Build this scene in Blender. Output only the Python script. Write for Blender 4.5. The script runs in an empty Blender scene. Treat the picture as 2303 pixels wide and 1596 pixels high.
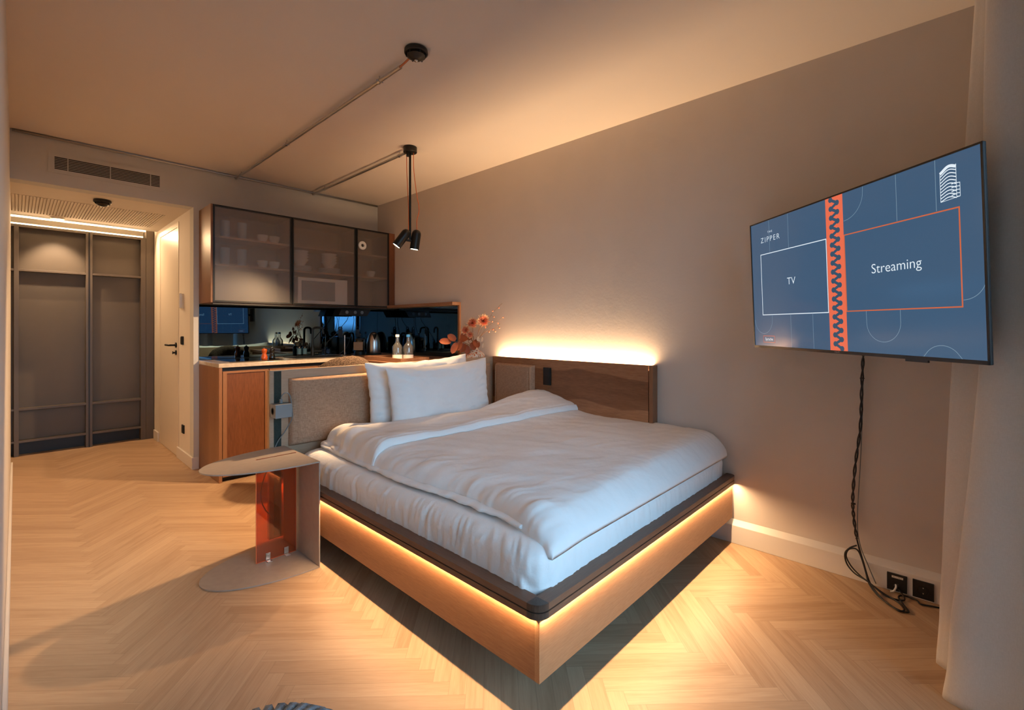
import bpy, bmesh, math, random
from mathutils import Vector, Matrix, noise
random.seed(7)
PI = math.pi
sc = bpy.context.scene
C = sc.collection

# ------------------------------------------------------------------ camera, world, exposure
H = 2.558
CAM = (-2.771, -4.670, 1.2)
cd = bpy.data.cameras.new('camera'); cam = bpy.data.objects.new('camera', cd); C.objects.link(cam)
cam.location = CAM
cam.rotation_euler = (PI/2, 0, -math.radians(46.744))
cd.sensor_fit = 'HORIZONTAL'; cd.sensor_width = 36.0
cd.lens = 36.0*1049.8/2303.0
cd.shift_y = -62.0/2303.0
cd.clip_start = 0.01
sc.camera = cam
sc.view_settings.view_transform = 'Standard'; sc.view_settings.look = 'None'
sc.view_settings.gamma = 1.0; sc.view_settings.use_curve_mapping = False
sc.view_settings.exposure = 0.0
sc.cycles.use_denoising = True
sc.cycles.sample_clamp_indirect = 4.0
sc.cycles.caustics_reflective = False; sc.cycles.caustics_refractive = True
sc.cycles.max_bounces = 12; sc.cycles.diffuse_bounces = 6
sc.cycles.transparent_max_bounces = 16; sc.cycles.transmission_bounces = 10

w = bpy.data.worlds.new('dusk_sky'); sc.world = w; w.use_nodes = True
bg = w.node_tree.nodes['Background']
_n = w.node_tree.nodes; _l = w.node_tree.links
_tc = _n.new('ShaderNodeTexCoord'); _sx = _n.new('ShaderNodeSeparateXYZ'); _l.new(_tc.outputs['Generated'], _sx.inputs[0])
_rm = _n.new('ShaderNodeValToRGB'); _mr = _n.new('ShaderNodeMapRange'); _mr.inputs['From Min'].default_value = -1; _l.new(_sx.outputs['Z'], _mr.inputs['Value']); _l.new(_mr.outputs[0], _rm.inputs[0])
_e = _rm.color_ramp.elements; _e[0].position = .48; _e[0].color = (.020, .022, .024, 1); _e[1].position = .80; _e[1].color = (.34, .58, .84, 1)
_x = _e.new(.497); _x.color = (.05, .06, .07, 1); _x = _e.new(.503); _x.color = (.42, .64, .86, 1)
_l.new(_rm.outputs[0], bg.inputs[0])
bg.inputs[1].default_value = 11

LEDC = (1.0, 0.63, 0.33)
def area(name, loc, direction, sx, sy, power, color=LEDC, spread=180, xaxis=None):
    l = bpy.data.lights.new(name, 'AREA'); l.shape = 'RECTANGLE'; l.size = sx; l.size_y = sy
    l.energy = power; l.color = color; l.spread = math.radians(spread)
    o = bpy.data.objects.new(name, l); C.objects.link(o); o.location = loc
    z = -Vector(direction).normalized(); x = Vector(xaxis).normalized(); y = z.cross(x).normalized(); x = y.cross(z)
    o.rotation_euler = Matrix((x, y, z)).transposed().to_euler()
    return o
def spot(name, loc, direction, power, size, blend, color=LEDC, radius=0.02):
    l = bpy.data.lights.new(name, 'SPOT'); l.energy = power; l.spot_size = math.radians(size); l.spot_blend = blend
    l.color = color; l.shadow_soft_size = radius
    o = bpy.data.objects.new(name, l); C.objects.link(o); o.location = loc
    o.rotation_euler = Vector(direction).to_track_quat('-Z', 'Y').to_euler(); return o
# LED strip behind the wall-side headboard, shining up the wall
area('headboard_strip_light', (-0.020, -2.62, 0.925), (0.10, 0, 1), 1.36, 0.016, 29, xaxis=(0, 1, 0))
# LED strips under the bed rail
area('bed_side_strip_light', (-1.7145, -2.84, 0.3270), (-0.04, 0, -1), 1.86, 0.008, 7.5, spread=140, xaxis=(0, 1, 0))
area('bed_foot_strip_light', (-0.86, -3.7865, 0.3270), (0, -0.25, -1), 1.69, 0.008, 9.5, spread=150, xaxis=(1, 0, 0))
# hallway cove over the wardrobe
area('cove_strip_light', (-2.32, 1.66, 2.185), (0, -0.25, 1), 0.96, 0.03, 6, xaxis=(1, 0, 0))
area('cove_edge_light', (-2.32, 1.506, 2.203), (0, -0.65, -1), 0.98, 0.016, 22, spread=140, xaxis=(1, 0, 0))
spot('hall_downlight_beam', (-2.507, 1.38, 2.195), (0, 0.50, -0.87), 42, 68, 0.75, color=(1, .68, .42), radius=0.02)

# ------------------------------------------------------------------ helpers
WL = {}
def tag(o, label=None, cat=None, group=None, kind=None):
    if label: o['label'] = label
    if cat: o['category'] = cat
    if group: o['group'] = group
    if kind: o['kind'] = kind
    return o
def thing(name, loc, label, cat, group=None):
    o = bpy.data.objects.new(name, None); C.objects.link(o); o.location = loc
    o.empty_display_size = 0.05
    tag(o, label, cat, group); WL[o] = Vector(loc); return o
def obj(name, bm, mats, parent=None, label=None, smooth=False, angle=None, bevel=None, cat=None, group=None, kind=None, subsurf=0, doubles=False):
    off = WL[parent] if parent else Vector((0, 0, 0))
    if doubles: bmesh.ops.remove_doubles(bm, verts=bm.verts, dist=1e-5)
    bm.normal_update()
    me = bpy.data.meshes.new(name)
    if off.length: bmesh.ops.translate(bm, verts=bm.verts, vec=-off)
    if parent is None:   # origin at the foot of the mesh
        xs = [v.co for v in bm.verts]
        cx = (min(v.x for v in xs)+max(v.x for v in xs))/2; cy = (min(v.y for v in xs)+max(v.y for v in xs))/2; cz = min(v.z for v in xs)
        base = Vector((cx, cy, cz)); bmesh.ops.translate(bm, verts=bm.verts, vec=-base)
    bm.to_mesh(me); bm.free()
    if not isinstance(mats, (list, tuple)): mats = [mats]
    for m in mats: me.materials.append(m)
    if smooth:
        for p in me.polygons: p.use_smooth = True
        if angle is not None:
            me.set_sharp_from_angle(angle=math.radians(angle))
    o = bpy.data.objects.new(name, me); C.objects.link(o)
    if parent: o.parent = parent; WL[o] = off
    else: o.location = base; WL[o] = base
    if bevel:
        b = o.modifiers.new('bevel', 'BEVEL'); b.width = bevel; b.segments = 2; b.limit_method = 'ANGLE'; b.harden_normals = False
    if subsurf:
        s = o.modifiers.new('sub', 'SUBSURF'); s.levels = subsurf; s.render_levels = subsurf
    tag(o, label, cat, group, kind); return o
def B(*boxes, bm=None, mi=0):
    bm = bm or bmesh.new()
    for (x0, x1, y0, y1, z0, z1) in boxes:
        v = [bm.verts.new(p) for p in ((x0,y0,z0),(x1,y0,z0),(x1,y1,z0),(x0,y1,z0),(x0,y0,z1),(x1,y0,z1),(x1,y1,z1),(x0,y1,z1))]
        for f in ((0,3,2,1),(4,5,6,7),(0,1,5,4),(1,2,6,5),(2,3,7,6),(3,0,4,7)):
            bm.faces.new([v[i] for i in f]).material_index = mi
    return bm
def frame_from(axis):
    a = Vector(axis).normalized(); t = Vector((0,0,1)) if abs(a.z) < .9 else Vector((1,0,0))
    x = a.cross(t).normalized(); y = a.cross(x).normalized(); return a, x, y
def lathe(profile, centre=(0,0,0), axis=(0,0,1), n=32, bm=None, mi=0, mat_at=None):
    """profile: list of (radius, height along the axis)"""
    bm = bm or bmesh.new(); a, x, y = frame_from(axis); c = Vector(centre); rings = []
    for r, h in profile:
        if r < 1e-6: rings.append([bm.verts.new(c+a*h)])
        else: rings.append([bm.verts.new(c+a*h+x*r*math.cos(2*PI*k/n)+y*r*math.sin(2*PI*k/n)) for k in range(n)])
    for i in range(len(rings)-1):
        A, D = rings[i], rings[i+1]; m = mat_at(i) if mat_at else mi
        for k in range(n):
            k2 = (k+1) % n
            if len(A) == 1 and len(D) == 1: continue
            if len(A) == 1: f = bm.faces.new((A[0], D[k2], D[k]))
            elif len(D) == 1: f = bm.faces.new((A[k], A[k2], D[0]))
            else: f = bm.faces.new((A[k], A[k2], D[k2], D[k]))
            f.material_index = m
    bmesh.ops.recalc_face_normals(bm, faces=bm.faces)
    return bm
def cyl(c, r, h, axis=(0,0,1), n=32, bm=None, mi=0, e=0.0):
    if e: return lathe([(0,0),(r-e,0),(r,e),(r,h-e),(r-e,h),(0,h)], c, axis, n, bm, mi)
    return lathe([(0,0),(r,0),(r,h),(0,h)], c, axis, n, bm, mi)
def smooth_path(pts, k=8):
    P = [Vector(p) for p in pts]; out = []
    for i in range(len(P)-1):
        p0 = P[max(i-1,0)]; p1 = P[i]; p2 = P[i+1]; p3 = P[min(i+2,len(P)-1)]
        for j in range(k):
            t = j/k
            out.append(0.5*((2*p1)+(-p0+p2)*t+(2*p0-5*p1+4*p2-p3)*t*t+(-p0+3*p1-3*p2+p3)*t**3))
    out.append(P[-1]); return out
def tube(pts, r, n=8, bm=None, mi=0, smooth=0, radii=None):
    bm = bm or bmesh.new()
    P = smooth_path(pts, smooth) if smooth else [Vector(p) for p in pts]
    rings = []; prev = None
    for i, p in enumerate(P):
        d = (P[min(i+1,len(P)-1)]-P[max(i-1,0)]).normalized()
        if prev is None: a, x, y = frame_from(d)
        else:
            x = (prev-d*prev.dot(d)); x = x.normalized() if x.length > 1e-6 else frame_from(d)[1]; y = d.cross(x).normalized()
        prev = x; rr = radii(i/(len(P)-1)) if radii else r
        rings.append([bm.verts.new(p+x*rr*math.cos(2*PI*k/n)+y*rr*math.sin(2*PI*k/n)) for k in range(n)])
    for i in range(len(rings)-1):
        for k in range(n):
            bm.faces.new((rings[i][k], rings[i][(k+1)%n], rings[i+1][(k+1)%n], rings[i+1][k])).material_index = mi
    bm.faces.new(rings[0][::-1]).material_index = mi; bm.faces.new(rings[-1]).material_index = mi
    bmesh.ops.recalc_face_normals(bm, faces=bm.faces)
    return bm
def prism(pts, z0, z1, bm=None, mi=0, M=None):
    """outline in x,y extruded z0..z1; M maps to the world"""
    bm = bm or bmesh.new(); M = M or Matrix.Identity(4)
    a = [bm.verts.new(M @ Vector((x,y,z0))) for x, y in pts]; b = [bm.verts.new(M @ Vector((x,y,z1))) for x, y in pts]; n = len(pts)
    f1 = bm.faces.new(a[::-1]); f2 = bm.faces.new(b); f1.material_index = f2.material_index = mi
    for i in range(n):
        bm.faces.new((a[i], a[(i+1)%n], b[(i+1)%n], b[i])).material_index = mi
    bmesh.ops.recalc_face_normals(bm, faces=bm.faces)
    return bm
def grid_surface(f, nu, nv, bm=None, mi=0, closeu=False):
    bm = bm or bmesh.new()
    V = [[bm.verts.new(f(i/nu, j/nv)) for j in range(nv+1)] for i in range(nu if closeu else nu+1)]
    for i in range(nu):
        for j in range(nv):
            i2 = (i+1) % len(V) if closeu else i+1
            bm.faces.new((V[i][j], V[i2][j], V[i2][j+1], V[i][j+1])).material_index = mi
    return bm
def N(x, y=0, z=0): return noise.noise(Vector((x, y, z)))
def sstep(a, b, x):
    t = max(0, min(1, (x-a)/(b-a))); return t*t*(3-2*t)
def lerp(a, b, t): return a+(b-a)*t
def pl(xs, ys, x):
    if x <= xs[0]: return ys[0]
    for i in range(len(xs)-1):
        if x <= xs[i+1]: return lerp(ys[i], ys[i+1], (x-xs[i])/(xs[i+1]-xs[i]))
    return ys[-1]

# ------------------------------------------------------------------ materials
def newmat(name):
    m = bpy.data.materials.new(name); m.use_nodes = True; nt = m.node_tree
    return m, nt, nt.nodes['Principled BSDF']
def plain(name, col, rough=0.5, metal=0.0, spec=0.5, emit=None, es=0.0, coat=0.0):
    m, nt, p = newmat(name)
    p.inputs['Base Color'].default_value = (*col, 1); p.inputs['Roughness'].default_value = rough
    p.inputs['Metallic'].default_value = metal; p.inputs['Specular IOR Level'].default_value = spec
    p.inputs['Coat Weight'].default_value = coat; p.inputs['Coat Roughness'].default_value = 0.08
    if emit: p.inputs['Emission Color'].default_value = (*emit, 1); p.inputs['Emission Strength'].default_value = es
    return m
def noisy(name, c1, c2, scale=8.0, rough=0.6, bump=0.1, bscale=None, detail=4, metal=0.0, vec_scale=(1,1,1), spec=0.5, bdist=0.002, sheen=0.0):
    m, nt, p = newmat(name); N_ = nt.nodes; L = nt.links
    tc = N_.new('ShaderNodeTexCoord'); mp = N_.new('ShaderNodeMapping'); mp.inputs['Scale'].default_value = vec_scale
    L.new(tc.outputs['Object'], mp.inputs[0])
    n = N_.new('ShaderNodeTexNoise'); n.inputs['Scale'].default_value = scale; n.inputs['Detail'].default_value = detail
    L.new(mp.outputs[0], n.inputs['Vector'])
    r = N_.new('ShaderNodeValToRGB'); r.color_ramp.elements[0].color = (*c1, 1); r.color_ramp.elements[1].color = (*c2, 1)
    r.color_ramp.elements[0].position = .3; r.color_ramp.elements[1].position = .7
    L.new(n.outputs['Fac'], r.inputs[0]); L.new(r.outputs[0], p.inputs['Base Color'])
    p.inputs['Roughness'].default_value = rough; p.inputs['Metallic'].default_value = metal
    p.inputs['Specular IOR Level'].default_value = spec; p.inputs['Sheen Weight'].default_value = sheen
    if bump:
        n2 = N_.new('ShaderNodeTexNoise'); n2.inputs['Scale'].default_value = bscale or scale*4; n2.inputs['Detail'].default_value = 3
        L.new(mp.outputs[0], n2.inputs['Vector'])
        b = N_.new('ShaderNodeBump'); b.inputs['Strength'].default_value = bump; b.inputs['Distance'].default_value = bdist
        L.new(n2.outputs['Fac'], b.inputs['Height']); L.new(b.outputs[0], p.inputs['Normal'])
    return m
def wood(name, dark, light, grain='Z', rough=0.45, rings=1.0, fine=1.0, seed=0.0, contrast=1.0, spec=0.35):
    """long grain along the axis named, broad figure plus fine fibres"""
    m, nt, p = newmat(name); N_ = nt.nodes; L = nt.links
    tc = N_.new('ShaderNodeTexCoord'); mp = N_.new('ShaderNodeMapping')
    s = {'X': (0.10, 1, 1), 'Y': (1, 0.10, 1), 'Z': (1, 1, 0.10)}[grain]
    mp.inputs['Scale'].default_value = s; mp.inputs['Location'].default_value = (seed, seed*1.7, seed*.6)
    L.new(tc.outputs['Object'], mp.inputs[0])
    n1 = N_.new('ShaderNodeTexNoise'); n1.inputs['Scale'].default_value = 5*rings; n1.inputs['Detail'].default_value = 3; n1.inputs['Distortion'].default_value = .6
    n2 = N_.new('ShaderNodeTexNoise'); n2.inputs['Scale'].default_value = 210*fine; n2.inputs['Detail'].default_value = 5
    L.new(mp.outputs[0], n1.inputs['Vector']); L.new(mp.outputs[0], n2.inputs['Vector'])
    mul = N_.new('ShaderNodeMath'); mul.operation = 'MULTIPLY'; mul.inputs[1].default_value = 7.0*contrast
    L.new(n1.outputs['Fac'], mul.inputs[0])
    sn = N_.new('ShaderNodeMath'); sn.operation = 'SINE'; L.new(mul.outputs[0], sn.inputs[0])
    a = N_.new('ShaderNodeMath'); a.operation = 'MULTIPLY_ADD'; a.inputs[1].default_value = .22; a.inputs[2].default_value = .5; L.new(sn.outputs[0], a.inputs[0])
    b_ = N_.new('ShaderNodeMath'); b_.operation = 'MULTIPLY_ADD'; b_.inputs[1].default_value = .7; b_.inputs[2].default_value = -.35; L.new(n2.outputs['Fac'], b_.inputs[0])
    ad = N_.new('ShaderNodeMath'); ad.operation = 'ADD'; ad.use_clamp = True; L.new(a.outputs[0], ad.inputs[0]); L.new(b_.outputs[0], ad.inputs[1])
    mx = N_.new('ShaderNodeMix'); mx.data_type = 'RGBA'; mx.inputs[6].default_value = (*dark, 1); mx.inputs[7].default_value = (*light, 1)
    L.new(ad.outputs[0], mx.inputs[0]); L.new(mx.outputs[2], p.inputs['Base Color'])
    p.inputs['Roughness'].default_value = rough; p.inputs['Specular IOR Level'].default_value = spec
    bu = N_.new('ShaderNodeBump'); bu.inputs['Strength'].default_value = .12; bu.inputs['Distance'].default_value = .001
    L.new(n2.outputs['Fac'], bu.inputs['Height']); L.new(bu.outputs[0], p.inputs['Normal'])
    return m
def glassy(name, tint, gloss=0.12, rough=0.0, diff=0.0, diffcol=(1,1,1)):
    """thin clear pane: tinted see-through plus fresnel reflection"""
    m = bpy.data.materials.new(name); m.use_nodes = True; nt = m.node_tree; N_ = nt.nodes; L = nt.links
    N_.remove(N_['Principled BSDF']); out = N_['Material Output']
    t = N_.new('ShaderNodeBsdfTransparent'); t.inputs[0].default_value = (*tint, 1)
    g = N_.new('ShaderNodeBsdfGlossy'); g.inputs['Roughness'].default_value = rough
    fr = N_.new('ShaderNodeFresnel'); fr.inputs[0].default_value = 1.45
    mu = N_.new('ShaderNodeMath'); mu.operation = 'MULTIPLY_ADD'; mu.inputs[1].default_value = 1.0; mu.inputs[2].default_value = gloss; mu.use_clamp = True
    L.new(fr.outputs[0], mu.inputs[0])
    mix = N_.new('ShaderNodeMixShader'); L.new(mu.outputs[0], mix.inputs[0]); L.new(t.outputs[0], mix.inputs[1]); L.new(g.outputs[0], mix.inputs[2])
    last = mix.outputs[0]
    if diff:
        d = N_.new('ShaderNodeBsdfDiffuse'); d.inputs[0].default_value = (*diffcol, 1)
        m2 = N_.new('ShaderNodeMixShader'); m2.inputs[0].default_value = diff; L.new(last, m2.inputs[1]); L.new(d.outputs[0], m2.inputs[2]); last = m2.outputs[0]
    L.new(last, out.inputs[0]); return m
def fabric(name, c1, c2, scale=600, bump=0.4, rough=0.9, bdist=0.0008):
    """woven cloth: two crossed thread waves broken up by noise"""
    m, nt, p = newmat(name); N_ = nt.nodes; L = nt.links
    tc = N_.new('ShaderNodeTexCoord')
    a = N_.new('ShaderNodeTexNoise'); mp = N_.new('ShaderNodeMapping'); mp.inputs['Scale'].default_value = (1, 1, .12); a.inputs['Scale'].default_value = scale*.5; a.inputs['Detail'].default_value = 2
    b = N_.new('ShaderNodeTexNoise'); mp2 = N_.new('ShaderNodeMapping'); mp2.inputs['Scale'].default_value = (.12, .12, 1); b.inputs['Scale'].default_value = scale*.5; b.inputs['Detail'].default_value = 2
    L.new(tc.outputs['Object'], mp.inputs[0]); L.new(tc.outputs['Object'], mp2.inputs[0]); L.new(mp.outputs[0], a.inputs['Vector']); L.new(mp2.outputs[0], b.inputs['Vector'])
    ad = N_.new('ShaderNodeMath'); ad.operation = 'ADD'; L.new(a.outputs['Fac'], ad.inputs[0]); L.new(b.outputs['Fac'], ad.inputs[1])
    r = N_.new('ShaderNodeValToRGB'); r.color_ramp.elements[0].position = .72; r.color_ramp.elements[1].position = 1.0
    r.color_ramp.elements[0].position = .35; r.color_ramp.elements[1].position = .65
    h = N_.new('ShaderNodeMath'); h.operation = 'MULTIPLY'; h.inputs[1].default_value = .5; L.new(ad.outputs[0], h.inputs[0])
    r.color_ramp.elements[0].color = (*c1, 1); r.color_ramp.elements[1].color = (*c2, 1); L.new(h.outputs[0], r.inputs[0]); L.new(r.outputs[0], p.inputs['Base Color'])
    bu = N_.new('ShaderNodeBump'); bu.inputs['Strength'].default_value = bump; bu.inputs['Distance'].default_value = bdist; L.new(h.outputs[0], bu.inputs['Height']); L.new(bu.outputs[0], p.inputs['Normal'])
    p.inputs['Roughness'].default_value = rough; p.inputs['Specular IOR Level'].default_value = .15
    return m

M = {}
M['wall'] = noisy('wall_paint', (.65,.59,.54), (.68,.62,.57), 3, .9, .25, 60, spec=.15, bdist=.002)
M['wall_back'] = noisy('wall_back_paint', (.62,.62,.60), (.65,.65,.63), 3, .9, .15, 90, spec=.15, bdist=.001)
M['wall_hall'] = noisy('hall_paint', (.76,.71,.64), (.78,.73,.66), 3, .8, .05, 90, spec=.2, bdist=.001)
M['ceiling'] = noisy('ceiling_paint', (.80,.73,.66), (.82,.75,.68), 2, .95, .15, 50, spec=.1, bdist=.001)
M['skirting'] = plain('skirting_paint', (.76,.72,.68), .45)
M['door'] = plain('door_paint', (.76,.69,.60), .4)
M['walnut'] = wood('walnut', (.17,.075,.036), (.38,.19,.095), 'Z', .40, .6, 1)
M['walnut_door'] = wood('walnut_door', (.11,.042,.020), (.34,.125,.055), 'Z', .4, .9, .9, seed=3.1, contrast=1.3)
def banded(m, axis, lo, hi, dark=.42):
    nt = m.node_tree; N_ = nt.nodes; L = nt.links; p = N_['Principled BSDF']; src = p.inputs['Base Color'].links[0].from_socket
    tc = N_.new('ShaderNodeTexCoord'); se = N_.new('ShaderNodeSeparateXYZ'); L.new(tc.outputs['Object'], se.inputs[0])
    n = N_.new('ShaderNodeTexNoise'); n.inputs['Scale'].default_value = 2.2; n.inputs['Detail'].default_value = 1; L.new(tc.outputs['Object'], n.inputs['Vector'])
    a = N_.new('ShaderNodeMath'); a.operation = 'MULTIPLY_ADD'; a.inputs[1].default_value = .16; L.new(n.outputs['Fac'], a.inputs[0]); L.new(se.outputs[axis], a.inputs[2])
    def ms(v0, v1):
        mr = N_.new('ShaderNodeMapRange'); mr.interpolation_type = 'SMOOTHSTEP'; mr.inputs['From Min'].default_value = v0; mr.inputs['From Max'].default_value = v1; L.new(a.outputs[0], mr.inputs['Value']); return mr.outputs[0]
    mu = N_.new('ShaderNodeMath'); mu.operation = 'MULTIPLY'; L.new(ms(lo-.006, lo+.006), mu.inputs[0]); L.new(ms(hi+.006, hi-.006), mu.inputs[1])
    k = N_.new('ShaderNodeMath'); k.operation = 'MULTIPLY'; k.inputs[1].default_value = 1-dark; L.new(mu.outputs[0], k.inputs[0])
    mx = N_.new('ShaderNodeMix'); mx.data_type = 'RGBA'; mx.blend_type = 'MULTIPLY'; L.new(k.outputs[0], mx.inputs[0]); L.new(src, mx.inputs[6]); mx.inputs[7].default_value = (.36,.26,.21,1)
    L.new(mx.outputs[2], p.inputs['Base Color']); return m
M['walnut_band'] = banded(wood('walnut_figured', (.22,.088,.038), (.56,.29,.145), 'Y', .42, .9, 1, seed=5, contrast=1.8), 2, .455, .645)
M['walnut_x'] = wood('walnut_x', (.12,.055,.028), (.26,.135,.07), 'X', .45, .6, 1, seed=2)
M['walnut_y'] = wood('walnut_y', (.13,.055,.028), (.42,.23,.13), 'Y', .42, 1.1, 1, seed=5, contrast=1.6)
M['headwood'] = wood('headboard_wood', (.33,.21,.13), (.50,.36,.245), 'X', .55, .7, .8, seed=1)
M['edge_wood'] = wood('edge_wood', (.38,.22,.11), (.52,.33,.18), 'X', .4)
M['rail'] = wood('bed_rail_wood', (.10,.050,.031), (.23,.125,.078), 'Y', .42, 1, 1, seed=9)
M['rail_x'] = wood('bed_rail_wood_foot', (.10,.050,.031), (.23,.125,.078), 'X', .42, 1, 1, seed=9)
M['corner_grain'] = wood('end_grain', (.035,.022,.016), (.13,.085,.06), 'Z', .35, 2.2, 1, seed=4)
M['panel_y'] = wood('bed_panel_wood', (.17,.066,.027), (.39,.195,.092), 'Y', .45, .7, 1.3, seed=7)
M['panel_x'] = wood('bed_panel_wood_foot', (.22,.095,.040), (.45,.25,.125), 'X', .45, .7, 1.3, seed=8)
M['black'] = plain('black_matte', (.006,.006,.007), .45)
M['black_metal'] = plain('black_metal', (.010,.012,.012), .38, .3)
M['black_gloss'] = plain('black_glass', (.004,.004,.005), .04, coat=1)
M['dark_frame'] = plain('dark_frame', (.012,.013,.014), .35, .5)
M['mirror'] = plain('tinted_mirror', (.125,.225,.31), .015, 1.0)
M['steel'] = plain('brushed_steel', (.55,.52,.49), .28, 1.0)
M['chrome'] = plain('chrome', (.7,.68,.66), .12, 1.0)
M['pipe'] = plain('galvanised_pipe', (.55,.53,.5), .32, .9)
M['closet'] = plain('wardrobe_laminate', (.115,.092,.072), .42)
M['closet_panel'] = noisy('wardrobe_panel', (.105,.086,.066), (.12,.098,.076), 3, .5, 0)
M['quartz'] = noisy('quartz_top', (.52,.44,.35), (.66,.57,.46), 45, .12, 0, spec=.5)
M['white'] = plain('white_plastic', (.72,.70,.67), .4)
M['sheet'] = noisy('white_sheet', (.82,.81,.80), (.86,.85,.84), 6, .8, .5, 26, spec=.2, bdist=.006)
M['linen'] = noisy('white_linen', (.82,.81,.80), (.86,.85,.84), 6, .75, .5, 12, spec=.25, bdist=.010)
M['cushion'] = fabric('woven_upholstery', (.29,.175,.110), (.48,.310,.205), 800, .5)
M['curtain'] = fabric('curtain_cloth', (.62,.58,.53), (.68,.645,.60), 1500, .25)
M['boucle'] = noisy('boucle', (.018,.012,.009), (.13,.090,.064), 150, .95, .9, 170, spec=.1, bdist=.006)
M['band'] = noisy('rubber_band', (.010,.020,.017), (.02,.035,.03), 200, .8, .6, 260, bdist=.001)
M['taupe'] = noisy('taupe_lacquer', (.33,.270,.222), (.37,.305,.25), 30, .38, .08, 400, bdist=.0004)
M['acrylic'] = glassy('orange_acrylic', (.74,.25,.085), .05, 0, .10, (.9,.25,.07))
M['acrylic_edge'] = plain('acrylic_edge', (.75,.20,.08), .2, emit=None)
M['glass'] = glassy('clear_glass', (.93,.95,.94), .10, 0, .05, (.8,.82,.82))
M['pane'] = glassy('window_pane', (.88,.92,.93), .02)
M['water'] = glassy('water', (.86,.90,.92), .06, .02, .06, (.75,.78,.80))
M['frosted'] = None
M['grey_plastic'] = plain('grey_plastic', (.20,.22,.235), .5)
M['grey_cable'] = plain('grey_cable', (.16,.18,.19), .5)
M['orange_cord'] = plain('orange_textile_cord', (.75,.17,.04), .7)
M['bulb'] = plain('lit_bulb', (1,.9,.7), .5, emit=(1,.82,.58), es=26)
M['led'] = plain('led_diffuser', (1,.9,.7), .5, emit=(1,.74,.42), es=7)
M['mill_orange'] = plain('orange_lacquer', (.50,.085,.014), .18, coat=.6)
M['paper'] = plain('white_label', (.66,.64,.60), .7)
M['cap_white'] = plain('white_cap', (.78,.76,.72), .4)
M['cap_blue'] = plain('blue_cap', (.02,.15,.42), .4)
M['kraft'] = noisy('kraft_card', (.30,.20,.12), (.34,.23,.14), 30, .8, 0)
M['leaf'] = noisy('dried_leaf', (.20,.040,.010), (.40,.095,.025), 14, .6, 0)
M['petal'] = noisy('coral_petal', (.62,.15,.075), (.80,.30,.16), 60, .7, 0)
M['petal_tip'] = plain('cream_petal', (.80,.52,.30), .7)
M['stem'] = plain('dried_stem', (.16,.075,.035), .8)
M['cream'] = plain('cream_bud', (.75,.58,.40), .7)
M['porcelain'] = plain('white_porcelain', (.78,.76,.72), .25)
M['pouf'] = noisy('braided_rope', (.16,.21,.25), (.30,.36,.40), 60, .9, .8, 200, bdist=.004)
M['soap'] = plain('dark_bottle', (.008,.010,.012), .12)
M['teal_label'] = plain('teal_label', (.05,.12,.16), .6)
def marbled():
    m, nt, p = newmat('marbled_vase'); N_ = nt.nodes; L = nt.links
    tc = N_.new('ShaderNodeTexCoord'); wv = N_.new('ShaderNodeTexNoise'); wv.inputs['Scale'].default_value = 16; wv.inputs['Distortion'].default_value = 2.4
    mp = N_.new('ShaderNodeMapping'); mp.inputs['Scale'].default_value = (1, 1, .35); mp.inputs['Rotation'].default_value = (.3, .5, 0)
    L.new(tc.outputs['Object'], mp.inputs[0]); L.new(mp.outputs[0], wv.inputs['Vector'])
    r = N_.new('ShaderNodeValToRGB'); e = r.color_ramp.elements; r.color_ramp.interpolation = 'CONSTANT'
    e[0].position = 0; e[0].color = (.05,.015,.01,1); e[1].position = .33; e[1].color = (.55,.14,.05,1)
    x = e.new(.40); x.color = (.80,.68,.52,1); x = e.new(.60); x.color = (.62,.17,.07,1); x = e.new(.66); x.color = (.82,.72,.58,1)
    L.new(wv.outputs['Fac'], r.inputs[0]); L.new(r.outputs[0], p.inputs['Base Color']); p.inputs['Roughness'].default_value = .12; return m
M['vase'] = marbled()
def frosted():
    m, nt, p = newmat('frosted_ribbed_glass'); N_ = nt.nodes; L = nt.links
    N_.remove(p); out = N_['Material Output']
    rf = N_.new('ShaderNodeBsdfRefraction'); rf.inputs['Color'].default_value = (.97,.93,.90,1); rf.inputs['Roughness'].default_value = .27; rf.inputs['IOR'].default_value = 1.14
    tr = N_.new('ShaderNodeBsdfTransparent'); tr.inputs[0].default_value = (.95,.90,.86,1)
    df = N_.new('ShaderNodeBsdfDiffuse'); df.inputs[0].default_value = (.42,.36,.32,1)
    gl = N_.new('ShaderNodeBsdfGlossy'); gl.inputs['Roughness'].default_value = .35
    def mixs(f_, a_, b_):
        x_ = N_.new('ShaderNodeMixShader'); x_.inputs[0].default_value = f_; L.new(a_, x_.inputs[1]); L.new(b_, x_.inputs[2]); return x_.outputs[0]
    L.new(mixs(.05, mixs(.16, mixs(.10, rf.outputs[0], tr.outputs[0]), df.outputs[0]), gl.outputs[0]), out.inputs[0])
    tc = N_.new('ShaderNodeTexCoord'); wv = N_.new('ShaderNodeTexWave'); wv.bands_direction = 'X'; wv.inputs['Scale'].default_value = 60
    L.new(tc.outputs['Object'], wv.inputs['Vector']); b = N_.new('ShaderNodeBump'); b.inputs['Strength'].default_value = .15; b.inputs['Distance'].default_value = .001
    L.new(wv.outputs['Fac'], b.inputs['Height']); L.new(b.outputs[0], rf.inputs['Normal']); return m
M['frosted'] = frosted()
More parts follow.
